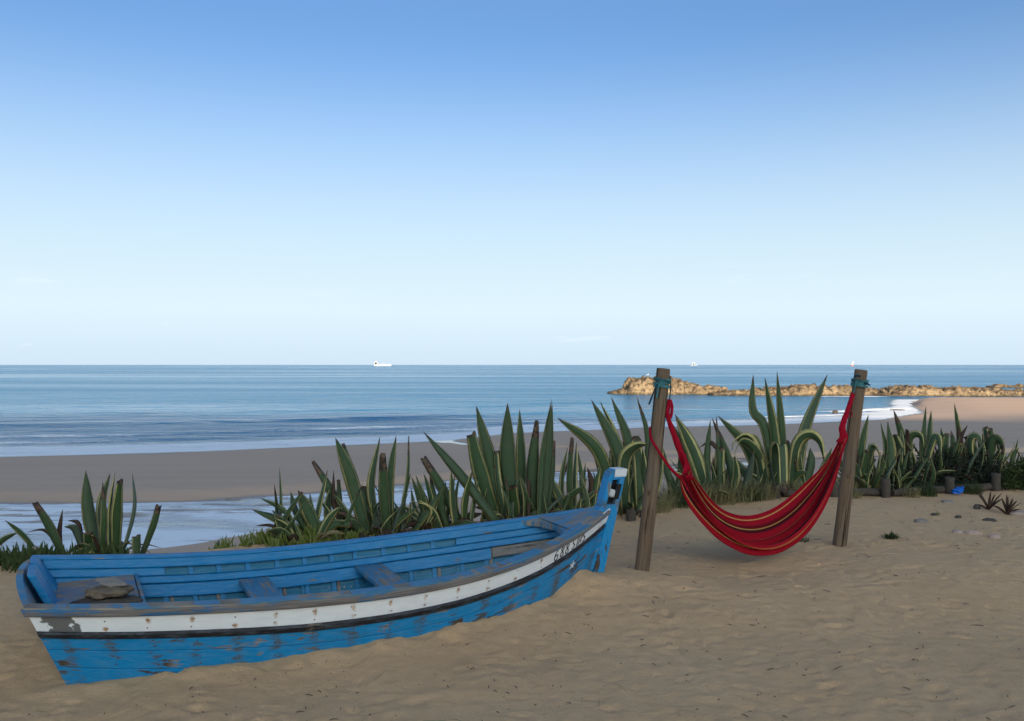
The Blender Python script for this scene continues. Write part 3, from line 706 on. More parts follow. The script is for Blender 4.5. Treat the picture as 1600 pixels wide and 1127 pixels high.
def wrap(name, base, top, h0, h1, turns, r, mat, seed, extra, label):
    root = empty(name, base + (top - base) * (h0 / (top - base).length), label=label, cat='strap'); rr = random.Random(seed)
    ax = (top - base).normalized(); a = ax.cross(Vector((0, 1, 0))).normalized(); b = ax.cross(a); path = []
    for i in range(int(turns * 18) + 1):
        w = 2 * math.pi * i / 18; h = h0 + (h1 - h0) * (.5 - .5 * math.cos(w / turns * .5 * (turns if turns < 2 else 1.6))) + .006 * math.sin(w * 1.7)
        path.append(base + ax * h + (a * math.cos(w) + b * math.sin(w)) * (r + .004 * (i % 2)))
    V, Fc = [], []
    for i, p in enumerate(path):
        w = 2 * math.pi * i / 18; rd = a * math.cos(w) + b * math.sin(w); hw = .0125 + .003 * math.sin(w * .7 + seed)
        V += [tuple(p - ax * hw), tuple(p + ax * hw), tuple(p + ax * hw + rd * .006), tuple(p - ax * hw + rd * .006)]
    for i in range(len(path) - 1):
        for k in range(4): Fc.append((i * 4 + k, i * 4 + (k + 1) % 4, i * 4 + 4 + (k + 1) % 4, i * 4 + 4 + k))
    Fc += [(0, 1, 2, 3), (len(V) - 4, len(V) - 3, len(V) - 2, len(V) - 1)]
    mk('wound_band', V, Fc, mat, root, False).location = -root.location
    for nm, pts, rad, mt in extra:
        V, Fc, U = tube(spline(pts, 16), rad, 8, .6); mk(nm, V, Fc, mt, root, True).location = -root.location
    return root
wrap('tie_strap', b1, t1, 1.70, 1.765, 4, .071, M['teal'], 1, [
    ('loose_end', [P(1030, 597, D1 - .06), P(1024, 606, D1 - .08), P(1018, 622, D1 - .08), P(1014, 632, D1 - .07)], [.009] * 10 + [.011] * 6, M['teal_dark']),
    ('hanging_loop', [P(1047, 588, D1), P(1048, 602, D1), P(1047, 616, D1), P(1046, 628, D1)], .009, M['teal_dark']),
    ('patch', [P(1029, 598, D1 - .072), P(1028, 608, D1 - .074), P(1026, 622, D1 - .076)], .014, M['teal'])],
    'turquoise webbing strap wound round the brown post by the boat, loose end hanging')
wrap('tie_strap', b2, t2, 1.68, 1.74, 4, .079, M['teal'], 2, [
    ('loose_end', [P(1350, 598, D2 - .06), P(1355, 600, D2 - .07), P(1359, 602, D2 - .07)], .016, M['teal_dark']),
    ('knot', [P(1335, 589, D2 - .09), P(1339, 587, D2 - .10), P(1343, 588, D2 - .09)], .018, M['teal_dark']),
    ('hanging_loop', [P(1338, 594, D2 - .09), P(1336, 604, D2 - .09), P(1333, 616, D2 - .06)], .012, M['teal'])],
    'turquoise webbing strap knotted round the greyer post by the log edging')
def build_hammock():
    root = empty('hammock', P(1190, 866, 8.6), label='red striped cloth hammock slung between two leaning posts', cat='hammock'); o0 = root.location
    nu, nv = 110, 120; Dl, Dr = 8.12, 9.30
    def bez(p, t): a = (1 - t); return a ** 3 * p[0] + 3 * a * a * t * p[1] + 3 * a * t * t * p[2] + t ** 3 * p[3]
    far = [(1083, 733), (1120, 838), (1218, 838), (1306, 684)]; bot = [(1066, 742), (1098, 872), (1262, 950), (1322, 684)]; nr = [(1060, 744), (1122, 838), (1236, 958), (1326, 684)]
    def guide(g, dd):
        out = []
        for i in range(nu):
            t = i / (nu - 1); D = Dl + (Dr - Dl) * t + dd * math.sin(math.pi * min(1, t * 1.0)) ** .8
            out.append(np.array(P(bez([q[0] for q in g], t), bez([q[1] for q in g], t), D)))
        return np.array(out)
    A, Bm, C = guide(far, .20), guide(bot, -.12), guide(nr, -.34)
    V = np.zeros((nu, nv, 3)); U = np.zeros((nu, nv, 2)); rr = np.random.default_rng(5); ph = rr.uniform(0, 6.28, 8)
    for j in range(nv):
        v = j / (nv - 1)
        la, lb, lc = (v - .62) * (v - 1) / (.62), v * (v - 1) / (.62 * -.38), v * (v - .62) / (.38)
        V[:, j] = A * la + Bm * lb + C * lc; U[:, j, 0] = v; U[:, j, 1] = np.linspace(0, 2.4, nu)
    dv = np.gradient(V, axis=1); du = np.gradient(V, axis=0); N = np.cross(du, dv); N /= np.linalg.norm(N, axis=2)[..., None] + 1e-9
    uu = np.linspace(0, 1, nu)[:, None]; vv = np.linspace(0, 1, nv)[None]
    endw = np.exp(-(uu / .20) ** 2) + np.exp(-((1 - uu) / .20) ** 2)
    wr = (.015 + .014 * endw) * np.sin(6.28 * 5.5 * vv + ph[0] + 1.2 * np.sin(3 * uu + ph[1])) + (.008 + .012 * endw) * np.sin(6.28 * 9.3 * vv + ph[2] + 1.7 * uu)
    wr += (.020 * (1 - np.abs(np.sin(3.14 * 6.3 * vv + ph[5] + 1.1 * uu))) ** 2 + .014 * (1 - np.abs(np.sin(3.14 * 3.7 * vv + ph[6] - 1.6 * uu))) ** 3) + .012 * np.sin(6.28 * 2.2 * vv + ph[3] + 4 * uu) + .004 * np.sin(6.28 * 15 * vv + ph[4] - 2.4 * uu)
    V = V + N * (wr * np.sin(np.pi * np.clip(uu * 1.0, 0.02, .98)) ** .25)[..., None]
    # pinch the ends into gathered pleats
    for e, t0 in ((0, uu), (1, 1 - uu)):
        c = V[0 if e == 0 else -1].mean(0); k = (.55 if e == 0 else .85) * np.exp(-(t0 / (.07 if e == 0 else .12)) ** 2)
        V = V * (1 - k[..., None]) + (V - V.mean(1, keepdims=True)) * k[..., None] * .45 + V.mean(1, keepdims=True) * k[..., None]
    idx = np.arange(nu * nv).reshape(nu, nv)
    q = np.stack([idx[:-1, :-1], idx[:-1, 1:], idx[1:, 1:], idx[1:, :-1]], -1).reshape(-1, 4).tolist()
    cl = mk('cloth', (V.reshape(-1, 3) - np.array(o0)), q, M['cloth'], root, True, U.reshape(-1, 2))
    so = cl.modifiers.new('thickness', 'SOLIDIFY'); so.thickness = .004; so.offset = 0
    L0, R0 = Vector(V[0].mean(0)), Vector(V[-1].mean(0))
    def cord(name, pts, rad, n=24, flat=1.):
        Vv, Fc, Uu = tube(spline(pts, n), rad, 10, flat); mk(name, np.array(Vv) - np.array(o0), Fc, M['redcord'], root, True)
    def bundle(name, pts, r0, r1, n=34, k=6, turns=1.6):
        C = spline(pts, n); parts = []
        for q in range(k):
            path = []
            for i in range(n):
                t = i / (n - 1); T = Vector(C[min(i + 1, n - 1)] - C[max(i - 1, 0)]).normalized(); A_ = T.cross(Vector((0, 1, 0))).normalized(); B_ = T.cross(A_)
                w = 6.283 * (q / k + turns * t * (1 - .35 * t)); r = (r0 + (r1 - r0) * t ** 1.5) * (.62 + .1 * math.sin(q * 2.3 + 7 * t)); path.append(Vector(C[i]) + A_ * (math.cos(w) * r) + B_ * (math.sin(w) * r * .8))
            parts.append(tube(path, [(r0 + (r1 - r0) * .25 * i / n) * .50 for i in range(n)], 7))
        Vv, Fc, Uu = join(parts); mk(name, np.array(Vv) - np.array(o0), Fc, M['redcord'], root, True)
    def lump(n, a, b): return [a + (b - a) * i / (n - 1) + .004 * math.sin(i * 1.9) for i in range(n)]
    bundle('strap', [P(1046, 628, D1), P(1043, 648, D1 - .02), P(1052, 676, D1 - .02), P(1063, 706, D1), P(1074, 734, D1 + .04), L0 + Vector((.04, 0, -.05))], .019, .042)
    bundle('strap', [P(1333, 615, D2 - .06), P(1325, 640, D2 - .10), P(1316, 668, D2 - .14), R0 + Vector((0, 0, .01)), R0 + Vector((-.03, 0, -.06))], .021, .055)
    cord('strap_loop', [P(1046, 624, D1), P(1043, 634, D1), P(1044, 650, D1 - .01), P(1048, 652, D1 - .01), P(1050, 636, D1), P(1047, 625, D1)], .014, 24)
    cord('side_cord', [P(1016, 668, D1 + .02), P(1017, 684, D1 - .06), P(1031, 708, D1 - .10), P(1046, 730, D1 - .08), P(1064, 748, D1 - .04)], [.012] * 12 + [.014] * 12, 24)
    for k in range(9):                                            # clew cords fanning into the cloth
        a = V[2, int(k / 8 * (nv - 1))]; cord('clew_cord', [P(1064 + k * .9, 704 + k * .8, D1 - .02 + .008 * k), (Vector(a) + P(1066 + k, 712, D1)) / 2, Vector(a)], .0065, 8)
    cord('hanging_string', [P(1330, 640, D2 - .09), P(1331, 650, D2 - .10), P(1324, 650, D2 - .12)], .004, 10)
build_hammock()

# ------------------------------------------------------------------ agaves
def leaf(parent, pts, width, mat, cut=0., twist=0., thick=.016, n=15, name='leaf'):
    """channelled blade along 3-D points; cut=0 tapers to a spine, cut>0 ends blunt at that share of the width"""
    C = spline(pts, n); org = np.array(parent.location); V, Fc, U = [], [], []; cam_p = np.array((0, 0, CAMH))
    ringx = [-1, -.55, 0, .55, 1, .5, 0, -.5]; side0 = None
    for i in range(n):
        t = i / (n - 1); T = C[min(i + 1, n - 1)] - C[max(i - 1, 0)]; T /= np.linalg.norm(T) + 1e-9
        if side0 is None:
            Vw = C[i] - cam_p; Vw /= np.linalg.norm(Vw); S = np.cross(T, Vw); S /= np.linalg.norm(S) + 1e-9
            S = np.array(Matrix.Rotation(twist, 3, Vector(T)) @ Vector(S))
        else:
            S = side0 - T * np.dot(side0, T); S /= np.linalg.norm(S) + 1e-9
        side0 = S; Nn = np.cross(S, T)
        if cut > 0: w = width * .5 * (np.interp(t, [0, .12, .45, 1], [.80, .82, 1, max(cut, .3)]))
        else: w = width * .5 * float(np.interp(t, [0, .12, .42, .62, .80, .92, .97, 1], [.78, .80, 1, .90, .60, .27, .10, .02]))
        th = thick * (1 - .75 * t) * (.35 + .65 * min(1, w / (width * .5)))
        ch = .30 * w
        for k, x in enumerate(ringx):
            up = k < 5; jag = 0
            if cut > 0 and i == n - 1: jag = random.uniform(-.6, .6) * w * .9
            p = C[i] + S * (x * w) + Nn * ((x * x) * ch - (0 if up else th * (1 - abs(x) * .6))) + T * jag
            V.append(tuple(p - org)); U.append(((x + 1) / 2, t))
    m = 8
    for i in range(n - 1):
        for k in range(m): k2 = (k + 1) % m; Fc.append((i * m + k, i * m + k2, (i + 1) * m + k2, (i + 1) * m + k))
    Fc.append(tuple(range(m))[::-1]); Fc.append(tuple(range((n - 1) * m, n * m)))
    return mk(name, V, Fc, mat, parent, True, U)
MK = {'g': 'agave', 'y': 'agave_y', 'b': 'agave_b', 's': 'agave_g', 'd': 'dead'}
def agave(cx, D, leaves, label, fill=10, seed=0, fl=(.35, .75), fz=0., up=13):
    """leaves: (points in photo pixels from base to tip, width px, kind, depth of tip relative to base, cut, twist)"""
    rr = random.Random(seed); X = (cx - 800) / F * D
    z0 = gz(X, D) - .03 + fz
    root = empty('agave', (X, D, z0), label=label, cat='agave', group='variegated agaves along the terrace edge')
    for lf in leaves:
        pts, w, kd = lf[0], lf[1], lf[2]; dd = lf[3] if len(lf) > 3 else rr.uniform(-.25, .25); cut = lf[4] if len(lf) > 4 else 0; tw = lf[5] if len(lf) > 5 else rr.uniform(-.55, .55)
        off = rr.uniform(-.10, .10); m = len(pts)
        p3 = [P(x, y, D + off + dd * i / (m - 1)) for i, (x, y) in enumerate(pts)]
        leaf(root, p3, w * D / F * .92, M[MK[kd]], cut, tw)
    for k in range(9):                                            # dry leaves and stalks at the foot
        a = rr.uniform(0, 2 * math.pi); el = R(rr.uniform(5, 50)); L = rr.uniform(.2, .5); o = Vector((X + math.cos(a) * .12, D + math.sin(a) * .12, z0 + .02)); d = Vector((math.cos(a) * math.cos(el), math.sin(a) * math.cos(el), math.sin(el)))
        leaf(root, [o, o + d * L * .5 + Vector((0, 0, .05)), o + d * L - Vector((0, 0, rr.uniform(0, .15)))], rr.uniform(.015, .05), M[rr.choice(('dead', 'straw', 'agave_b', 'straw'))], 0, rr.uniform(-1, 1), .006, 8)
    for k in range(up):                                           # narrow upright blades crowding the rosette
        a = rr.uniform(0, 2 * math.pi); el = R(rr.uniform(48, 86)); L = rr.uniform(.40, .85); o = Vector((X + rr.uniform(-.42, .42), D + rr.uniform(-.2, .3), z0 - .02)); d = Vector((math.cos(a) * math.cos(el), math.sin(a) * math.cos(el), math.sin(el)))
        bend = Vector((rr.uniform(-.08, .08), rr.uniform(-.08, .08), 0)); leaf(root, [o, o + d * L * .5 + bend, o + d * L], rr.uniform(.035, .075), M[MK[rr.choice('ggggyybbs')]], rr.choice((0, 0, 0, 0, .5)), rr.uniform(-.9, .9), .012, 12)
    for k in range(fill + 2):                                     # shorter leaves all round the rosette
        a = rr.uniform(0, 2 * math.pi); el = R(rr.uniform(18, 62)); L = rr.uniform(*fl); d = Vector((math.cos(a) * math.cos(el), math.sin(a) * math.cos(el), math.sin(el)))
        o = Vector((X + math.cos(a) * .10, D + math.sin(a) * .10, z0)); droop = rr.uniform(0, .30) * L
        pts = [o, o + d * L * .5 + Vector((0, 0, .04)), o + d * L - Vector((0, 0, droop))]
        leaf(root, pts, rr.uniform(.075, .115), M[MK[rr.choice('gggyybsd')]], rr.choice((0, 0, 0, .7)), rr.uniform(-.8, .8), n=11)
    return root
agave(165, 8.95, [
    ([(152, 866), (139, 800), (134, 735)], 23, 'g', .1, 0, .3), ([(166, 866), (158, 795), (172, 740)], 17, 'y', .2), ([(171, 866), (172, 800), (180, 737)], 11, 'y', 0, 0, .9),
    ([(181, 866), (183, 800), (188, 750)], 21, 'g', -.1, .45, .2), ([(192, 866), (211, 795), (207, 739)], 11, 's', .1, 0, .9), ([(222, 868), (240, 820), (248, 790)], 12, 'b', 0, .8),
    ([(98, 868), (76, 822), (54, 786)], 17, 'b', -.1, .6), ([(62, 868), (36, 836), (8, 813)], 10, 'g', -.2), ([(97, 868), (93, 835), (98, 795)], 9, 'd', .1),
    ([(131, 866), (118, 828), (100, 823)], 13, 's', -.2), ([(128, 850), (122, 818), (106, 813)], 8, 'd', .1), ([(214, 866), (214, 838)], 16, 'g', 0, .95), ([(142, 868), (136, 834)], 22, 'g', -.15, .8),
    ([(90, 850), (70, 828), (40, 832)], 8, 'd', .2), ([(-25, 872), (2, 845), (28, 832)], 11, 'g', -.2)], 'agave rosette behind the boat stern with five tall blades and cut leaves', 7, 1, (.2, .4), 0., 2)
agave(478, 9.5, [
    ([(482, 848), (440, 815), (393, 796)], 16, 'g', -.2), ([(474, 850), (445, 800), (406, 778)], 11, 'g', .2), ([(486, 850), (450, 818), (424, 797)], 13, 's', -.1), ([(505, 848), (482, 800), (466, 766)], 25, 'g', 0, 0, .2),
    ([(490, 846), (462, 800), (454, 768)], 13, 'g', .2), ([(498, 846), (488, 800), (484, 770)], 9, 'y', .1), ([(452, 838), (425, 822), (399, 822)], 6, 'd', 0), ([(470, 852), (440, 838), (415, 826)], 11, 'y', -.3),
    ([(478, 852), (455, 832), (430, 812)], 12, 's', -.3)], 'low agave clump with leaves splayed flat, beside the ice plant behind the boat', 8, 2, (.3, .55), 0., 7)
agave(585, 9.95, [
    ([(574, 842), (548, 745), (524, 684)], 25, 'g', 0, 0, .15), ([(568, 842), (556, 760), (536, 693)], 18, 'g', .2, .2), ([(545, 842), (518, 770), (489, 721)], 18, 'b', .1, .35), ([(537, 842), (522, 790), (521, 734)], 9, 'd', .1),
    ([(598, 842), (580, 765), (594, 682)], 17, 'y', .15, 0, .4), ([(606, 842), (600, 770), (598, 710)], 20, 'b', -.1, .5, .1), ([(610, 842), (609, 750), (619, 680)], 16, 'g', .2), ([(620, 836), (637, 750), (639, 682)], 10, 'b', 0, .3, .9),
    ([(574, 842), (569, 760)], 17, 'y', .2, .9), ([(527, 842), (531, 795), (529, 750)], 12, 'g', .2, .5), ([(516, 844), (512, 795), (517, 760)], 14, 'y', -.1), ([(560, 842), (540, 800), (520, 770)], 11, 'y', -.2)],
    'agave with a browned snapped leaf between the low clump and the big fan', 10, 3, (.3, .6))
agave(682, 10.2, [
    ([(668, 828), (655, 780), (643, 745)], 11, 'g', .1), ([(672, 828), (662, 780), (650, 743)], 11, 'g', 0), ([(680, 828), (672, 775), (662, 740)], 11, 'g', .2), ([(688, 828), (680, 780), (671, 737)], 11, 'b', .1),
    ([(716, 815), (692, 765), (662, 716)], 19, 'b', 0, .6, .2), ([(775, 815), (722, 745), (661, 674)], 19, 'g', .25, 0, .2), ([(700, 828), (690, 790), (697, 752)], 13, 'g', -.1), ([(712, 828), (708, 780), (705, 735)], 15, 'y', -.2, 0, .7),
    ([(660, 826), (670, 795), (640, 782)], 12, 'y', -.2), ([(725, 825), (728, 780), (738, 735)], 14, 'g', -.1), ([(735, 825), (740, 790), (748, 748)], 9, 'y', .1), ([(690, 830), (676, 800), (650, 780)], 12, 'y', -.2)],
    'bushy agave of short crowded leaves with one long slanting blade and a grey broken tip', 14, 4, (.3, .6))
agave(803, 10.6, [
    ([(776, 818), (750, 735), (736, 678)], 30, 'g', 0, .55, .1), ([(788, 818), (766, 720), (744, 634)], 26, 'g', .15, 0, .1), ([(803, 818), (794, 725), (793, 630)], 31, 'g', 0, 0, .05), ([(815, 818), (815, 720), (812, 640)], 20, 'g', .2, 0, .4),
    ([(832, 818), (833, 725), (839, 658)], 23, 'b', -.05, .3, .1), ([(843, 818), (848, 720), (862, 624)], 13, 'g', .15), ([(848, 818), (857, 720), (863, 630)], 18, 'g', 0, 0, .4), ([(852, 818), (863, 745), (865, 690)], 11, 'b', .1, .8),
    ([(806, 820), (800, 762)], 22, 'g', -.25, .8, .1), ([(790, 818), (778, 750), (775, 705)], 14, 'y', .1, .6), ([(782, 818), (786, 760), (783, 705)], 16, 'g', .3, .7), ([(826, 818), (826, 760), (824, 735)], 8, 'd', .2, .6),
    ([(764, 818), (750, 780), (741, 745)], 10, 'y', -.2), ([(820, 820), (822, 780), (812, 740)], 12, 'y', -.2)], 'largest agave fan of broad upright blades behind the middle of the boat', 9, 5, (.3, .55))
agave(893, 10.9, [
    ([(880, 812), (878, 750), (887, 698)], 10, 'y', .1), ([(892, 810), (890, 745), (894, 684)], 12, 'b', 0, .5), ([(898, 810), (898, 745), (901, 690)], 10, 'y', .1), ([(908, 806), (909, 750), (903, 704)], 9, 'g', .1),
    ([(868, 815), (885, 782), (916, 757)], 15, 'g', -.25), ([(872, 818), (900, 795), (932, 766)], 13, 'y', -.3, .5), ([(888, 806), (872, 772), (858, 742)], 16, 'y', -.1), ([(918, 800), (925, 760), (918, 730)], 12, 'd', .1),
    ([(925, 800), (930, 760), (938, 730)], 12, 'g', .1), ([(880, 818), (900, 800), (908, 775)], 11, 'y', -.3)], 'small agave of narrow browned leaves tucked behind the boat bow', 9, 6, (.25, .5))
agave(985, 11.5, [
    ([(962, 802), (935, 705), (871, 653)], 24, 'g', 0, 0, .2), ([(976, 800), (968, 710), (924, 625)], 26, 'g', .2, 0, .15), ([(985, 800), (985, 700), (955, 620)], 20, 'g', .3, 0, .3), ([(980, 760), (965, 690), (937, 626)], 12, 'y', .3),
    ([(1000, 795), (1013, 690), (995, 619)], 12, 'b', .1, 0, .6), ([(978, 802), (976, 725), (992, 700), (1014, 694)], 26, 'y', -.3, 0, .3), ([(962, 802), (964, 745), (962, 702)], 30, 'g', .1, .7, .1), ([(1000, 795), (999, 730), (994, 684)], 22, 'y', 0, .8, .2),
    ([(990, 802), (984, 750), (976, 690)], 18, 'g', .3, .4), ([(1004, 798), (1006, 740), (1004, 700)], 14, 'y', -.2), ([(950, 800), (945, 750), (935, 700)], 13, 'g', .2), ([(1020, 790), (1030, 740), (1035, 690)], 13, 'g', .1),
    ([(970, 804), (955, 780), (938, 775)], 13, 'd', -.3)], 'agave leaning over the boat stem beside the brown post', 8, 7, (.3, .6))
agave(1098, 12.6, [
    ([(1108, 784), (1085, 710), (1055, 648)], 27, 'y', 0, 0, .1), ([(1090, 782), (1078, 720), (1051, 662)], 17, 'g', .2), ([(1108, 784), (1105, 720), (1110, 656)], 13, 'g', .1), ([(1125, 784), (1125, 720), (1119, 648)], 12, 'b', .1, 0, .7),
    ([(1128, 784), (1124, 740), (1126, 700)], 22, 'y', -.1, .7, .1), ([(1148, 784), (1140, 725), (1112, 652)], 16, 'b', .2), ([(1070, 784), (1045, 745), (1036, 700)], 14, 'g', .2), ([(1140, 784), (1150, 745), (1148, 712)], 14, 'y', -.2),
    ([(1120, 700), (1108, 690), (1092, 700)], 9, 'd', .2), ([(1080, 786), (1066, 750), (1048, 735)], 14, 'g', -.2), ([(1155, 786), (1170, 740), (1178, 705)], 12, 's', -.2)],
    'agave seen behind the left half of the hammock, one broad yellow-edged blade', 9, 8, (.3, .6), 0., 20)
agave(1215, 13.2, [
    ([(1212, 770), (1196, 670), (1177, 640), (1177, 585)], 18, 'g', .2, 0, .3), ([(1216, 770), (1210, 680), (1195, 590)], 17, 'g', .1), ([(1222, 770), (1222, 680), (1214, 580)], 16, 'g', .15, 0, .3), ([(1246, 770), (1256, 680), (1293, 585)], 21, 'y', .2, 0, .35),
    ([(1190, 772), (1168, 700), (1122, 650)], 20, 'g', .2), ([(1196, 772), (1182, 705), (1165, 682), (1148, 690), (1144, 704)], 19, 'y', -.2), ([(1216, 772), (1211, 712), (1216, 696), (1222, 704), (1224, 770)], 22, 'y', -.5, .7, .05),
    ([(1236, 772), (1244, 700), (1262, 680), (1280, 690), (1288, 722)], 22, 'y', -.3, 0, .2), ([(1238, 772), (1240, 710), (1252, 684)], 20, 'g', -.1, .7), ([(1205, 772), (1185, 712), (1160, 690), (1146, 712)], 17, 'g', -.3),
    ([(1200, 772), (1190, 715), (1178, 684), (1166, 690)], 14, 'b', .1), ([(1185, 774), (1160, 735), (1140, 712)], 16, 's', -.2), ([(1255, 772), (1268, 725), (1266, 700)], 17, 'g', .1), ([(1272, 770), (1288, 730), (1300, 700)], 13, 'g', .2),
    ([(1225, 774), (1232, 720), (1230, 690)], 19, 'g', .3, .6), ([(1180, 774), (1172, 740), (1180, 700)], 10, 'y', -.2, 0, .8), ([(1260, 774), (1252, 740), (1250, 705)], 11, 'y', -.3)],
    'tall agave with three spear leaves and arching folded leaves behind the hammock', 10, 9, (.35, .7))
agave(1358, 13.6, [
    ([(1338, 764), (1346, 700), (1357, 648)], 14, 'g', .1), ([(1345, 764), (1338, 710), (1320, 680)], 12, 'd', .2), ([(1372, 762), (1385, 710), (1376, 660)], 10, 'g', .1), ([(1380, 762), (1392, 710), (1387, 658)], 14, 'g', .2),
    ([(1350, 766), (1362, 700), (1374, 712), (1372, 745)], 14, 'y', -.3), ([(1345, 768), (1328, 735), (1318, 745)], 11, 'y', -.3), ([(1355, 766), (1352, 730), (1356, 705)], 16, 'g', -.1, .6), ([(1362, 766), (1378, 735), (1380, 715)], 11, 'y', -.2),
    ([(1330, 766), (1318, 730), (1304, 705)], 12, 'g', .2), ([(1340, 770), (1342, 745), (1336, 720)], 13, 'y', -.2)], 'agave growing right behind the greyer hammock post', 8, 10, (.3, .55), 0., 28)
agave(1432, 14.0, [
    ([(1425, 752), (1412, 690), (1396, 640)], 14, 'b', .1), ([(1440, 752), (1443, 690), (1447, 634)], 10, 'g', .1), ([(1452, 752), (1452, 690), (1455, 641)], 11, 'g', .2), ([(1420, 752), (1405, 700), (1398, 680)], 15, 'y', -.1, .6),
    ([(1430, 752), (1420, 690), (1436, 680), (1444, 705)], 14, 'g', -.2), ([(1440, 752), (1456, 690), (1466, 685), (1470, 715)], 14, 'y', -.2), ([(1448, 752), (1448, 710), (1460, 682)], 14, 'b', 0, .7), ([(1412, 752), (1400, 715), (1382, 700)], 12, 'g', .2),
    ([(1460, 752), (1475, 710), (1480, 678)], 15, 'g', 0, .7), ([(1428, 752), (1416, 720), (1402, 712)], 12, 'd', -.2), ([(1418, 752), (1418, 690), (1417, 672)], 8, 'd', -.2, .7)], 'agave with drooping leaves above the dark shrub near the log edging', 8, 11, (.3, .6), .1, 28)
agave(1520, 14.3, [
    ([(1500, 748), (1500, 690), (1491, 630)], 11, 'g', .1), ([(1504, 748), (1500, 700), (1497, 662)], 10, 'd', .1), ([(1508, 748), (1500, 690), (1512, 664)], 9, 'd', .1), ([(1540, 748), (1542, 700), (1539, 668)], 14, 'y', .1, .7),
    ([(1548, 748), (1550, 700), (1548, 670)], 10, 'g', 0, .7), ([(1545, 748), (1550, 690), (1562, 690), (1568, 712)], 16, 'b', -.2), ([(1520, 748), (1515, 690), (1528, 682), (1538, 705)], 14, 'y', -.2), ([(1510, 748), (1500, 700), (1488, 700), (1484, 725)], 13, 'g', -.2),
    ([(1524, 748), (1520, 700), (1508, 682)], 15, 'b', .1, .6), ([(1530, 748), (1534, 710), (1530, 684)], 15, 'g', 0, .6), ([(1556, 748), (1564, 715), (1570, 700)], 11, 'g', .1)], 'farthest agave on the terrace with withered thin spikes, past the blue plastic', 8, 12, (.3, .55), .1, 28)

agave(1398, 13.75, [([(1396, 758), (1394, 700), (1388, 672)], 12, 'g', .1), ([(1404, 758), (1410, 705), (1408, 668)], 11, 'y', .2)], 'spiky agave squeezed between the grey post and the dark shrubs', 6, 13, (.3, .5), 0., 30)
agave(1478, 14.1, [([(1476, 752), (1474, 700), (1470, 668)], 11, 'g', .1), ([(1484, 752), (1490, 700), (1486, 672)], 11, 'b', .2)], 'spiky agave rising directly behind the shrub above the blue bag', 6, 14, (.3, .5), .1, 30)
agave(1585, 14.6, [([(1580, 742), (1584, 712), (1592, 700)], 10, 'g', .1)], 'short agave behind the green bush at the end of the edging', 6, 15, (.25, .45), .0, 16)

# ------------------------------------------------------------------ undergrowth
def blades(n, spread, h, lean, w, r):
    parts = []
    for k in range(n):
        a = r.uniform(0, 6.28); q = spread * math.sqrt(r.random()); o = Vector((math.cos(a) * q, math.sin(a) * q, -.02)); b = r.uniform(0, 6.28); L = h * r.uniform(.5, 1.1); ln = lean * r.uniform(.2, 1.2)
        d = Vector((math.cos(b), math.sin(b), 0)); sd = Vector((-d.y, d.x, 0)) * w * r.uniform(.6, 1.2)
        p1 = o + d * (L * ln * .35) + Vector((0, 0, L * .6)); p2 = o + d * (L * ln) + Vector((0, 0, L * (1 - .35 * ln)))
        parts.append(([tuple(o - sd), tuple(o + sd), tuple(p1 + sd * .8), tuple(p1 - sd * .8), tuple(p2)], [(0, 1, 2, 3), (3, 2, 4)]))
    return join(parts)
r_ = random.Random(5)
gv = []
for k in range(4):
    V, Fc, _ = blades(190, .22, .44, 1.1, .0042, r_); me = bpy.data.meshes.new('grass_tuft'); me.from_pydata(V, [], Fc); me.materials.append(M['grass'] if k != 3 else M['grassg']); gv.append(me)
def place(me, name, x, y, s=1., label=None, cat=None, group=None, dz=0.):
    o = bpy.data.objects.new(name, me); col.objects.link(o); o.location = (x, y, gz(x, y) + dz); o.rotation_euler = (0, 0, r_.uniform(0, 6.28)); o.scale = (s, s, s * r_.uniform(.85, 1.15)); return tag(o, label, cat, group)
for px, D, s in [(1040, 11.9, .9), (1062, 12.0, 1.05), (1085, 12.2, 1.), (1105, 12.4, 1.1), (1128, 12.35, 1.), (1150, 12.5, 1.1), (1172, 12.6, .95), (1192, 12.7, .9), (1075, 12.6, 1.2), (1140, 12.9, 1.2), (1030, 11.5, .7), (1240, 13.0, .7), (1320, 13.4, .8), (1268, 12.95, .6), (1335, 12.85, .5), (1425, 12.95, .55), (1450, 13.0, .6), (1520, 13.2, .6), (1290, 13.1, .8)]:
    kk = r_.randrange(4); place(gv[kk], 'grass_tuft', (px - 800) / F * D, D, s, 'tuft of dark green grass at the foot of the agaves where the sand begins' if kk == 3 else 'tuft of dry yellowish grass at the foot of the agaves where the sand begins', 'grass', 'green grass tufts below the agaves' if kk == 3 else 'dry grass tufts below the agaves')
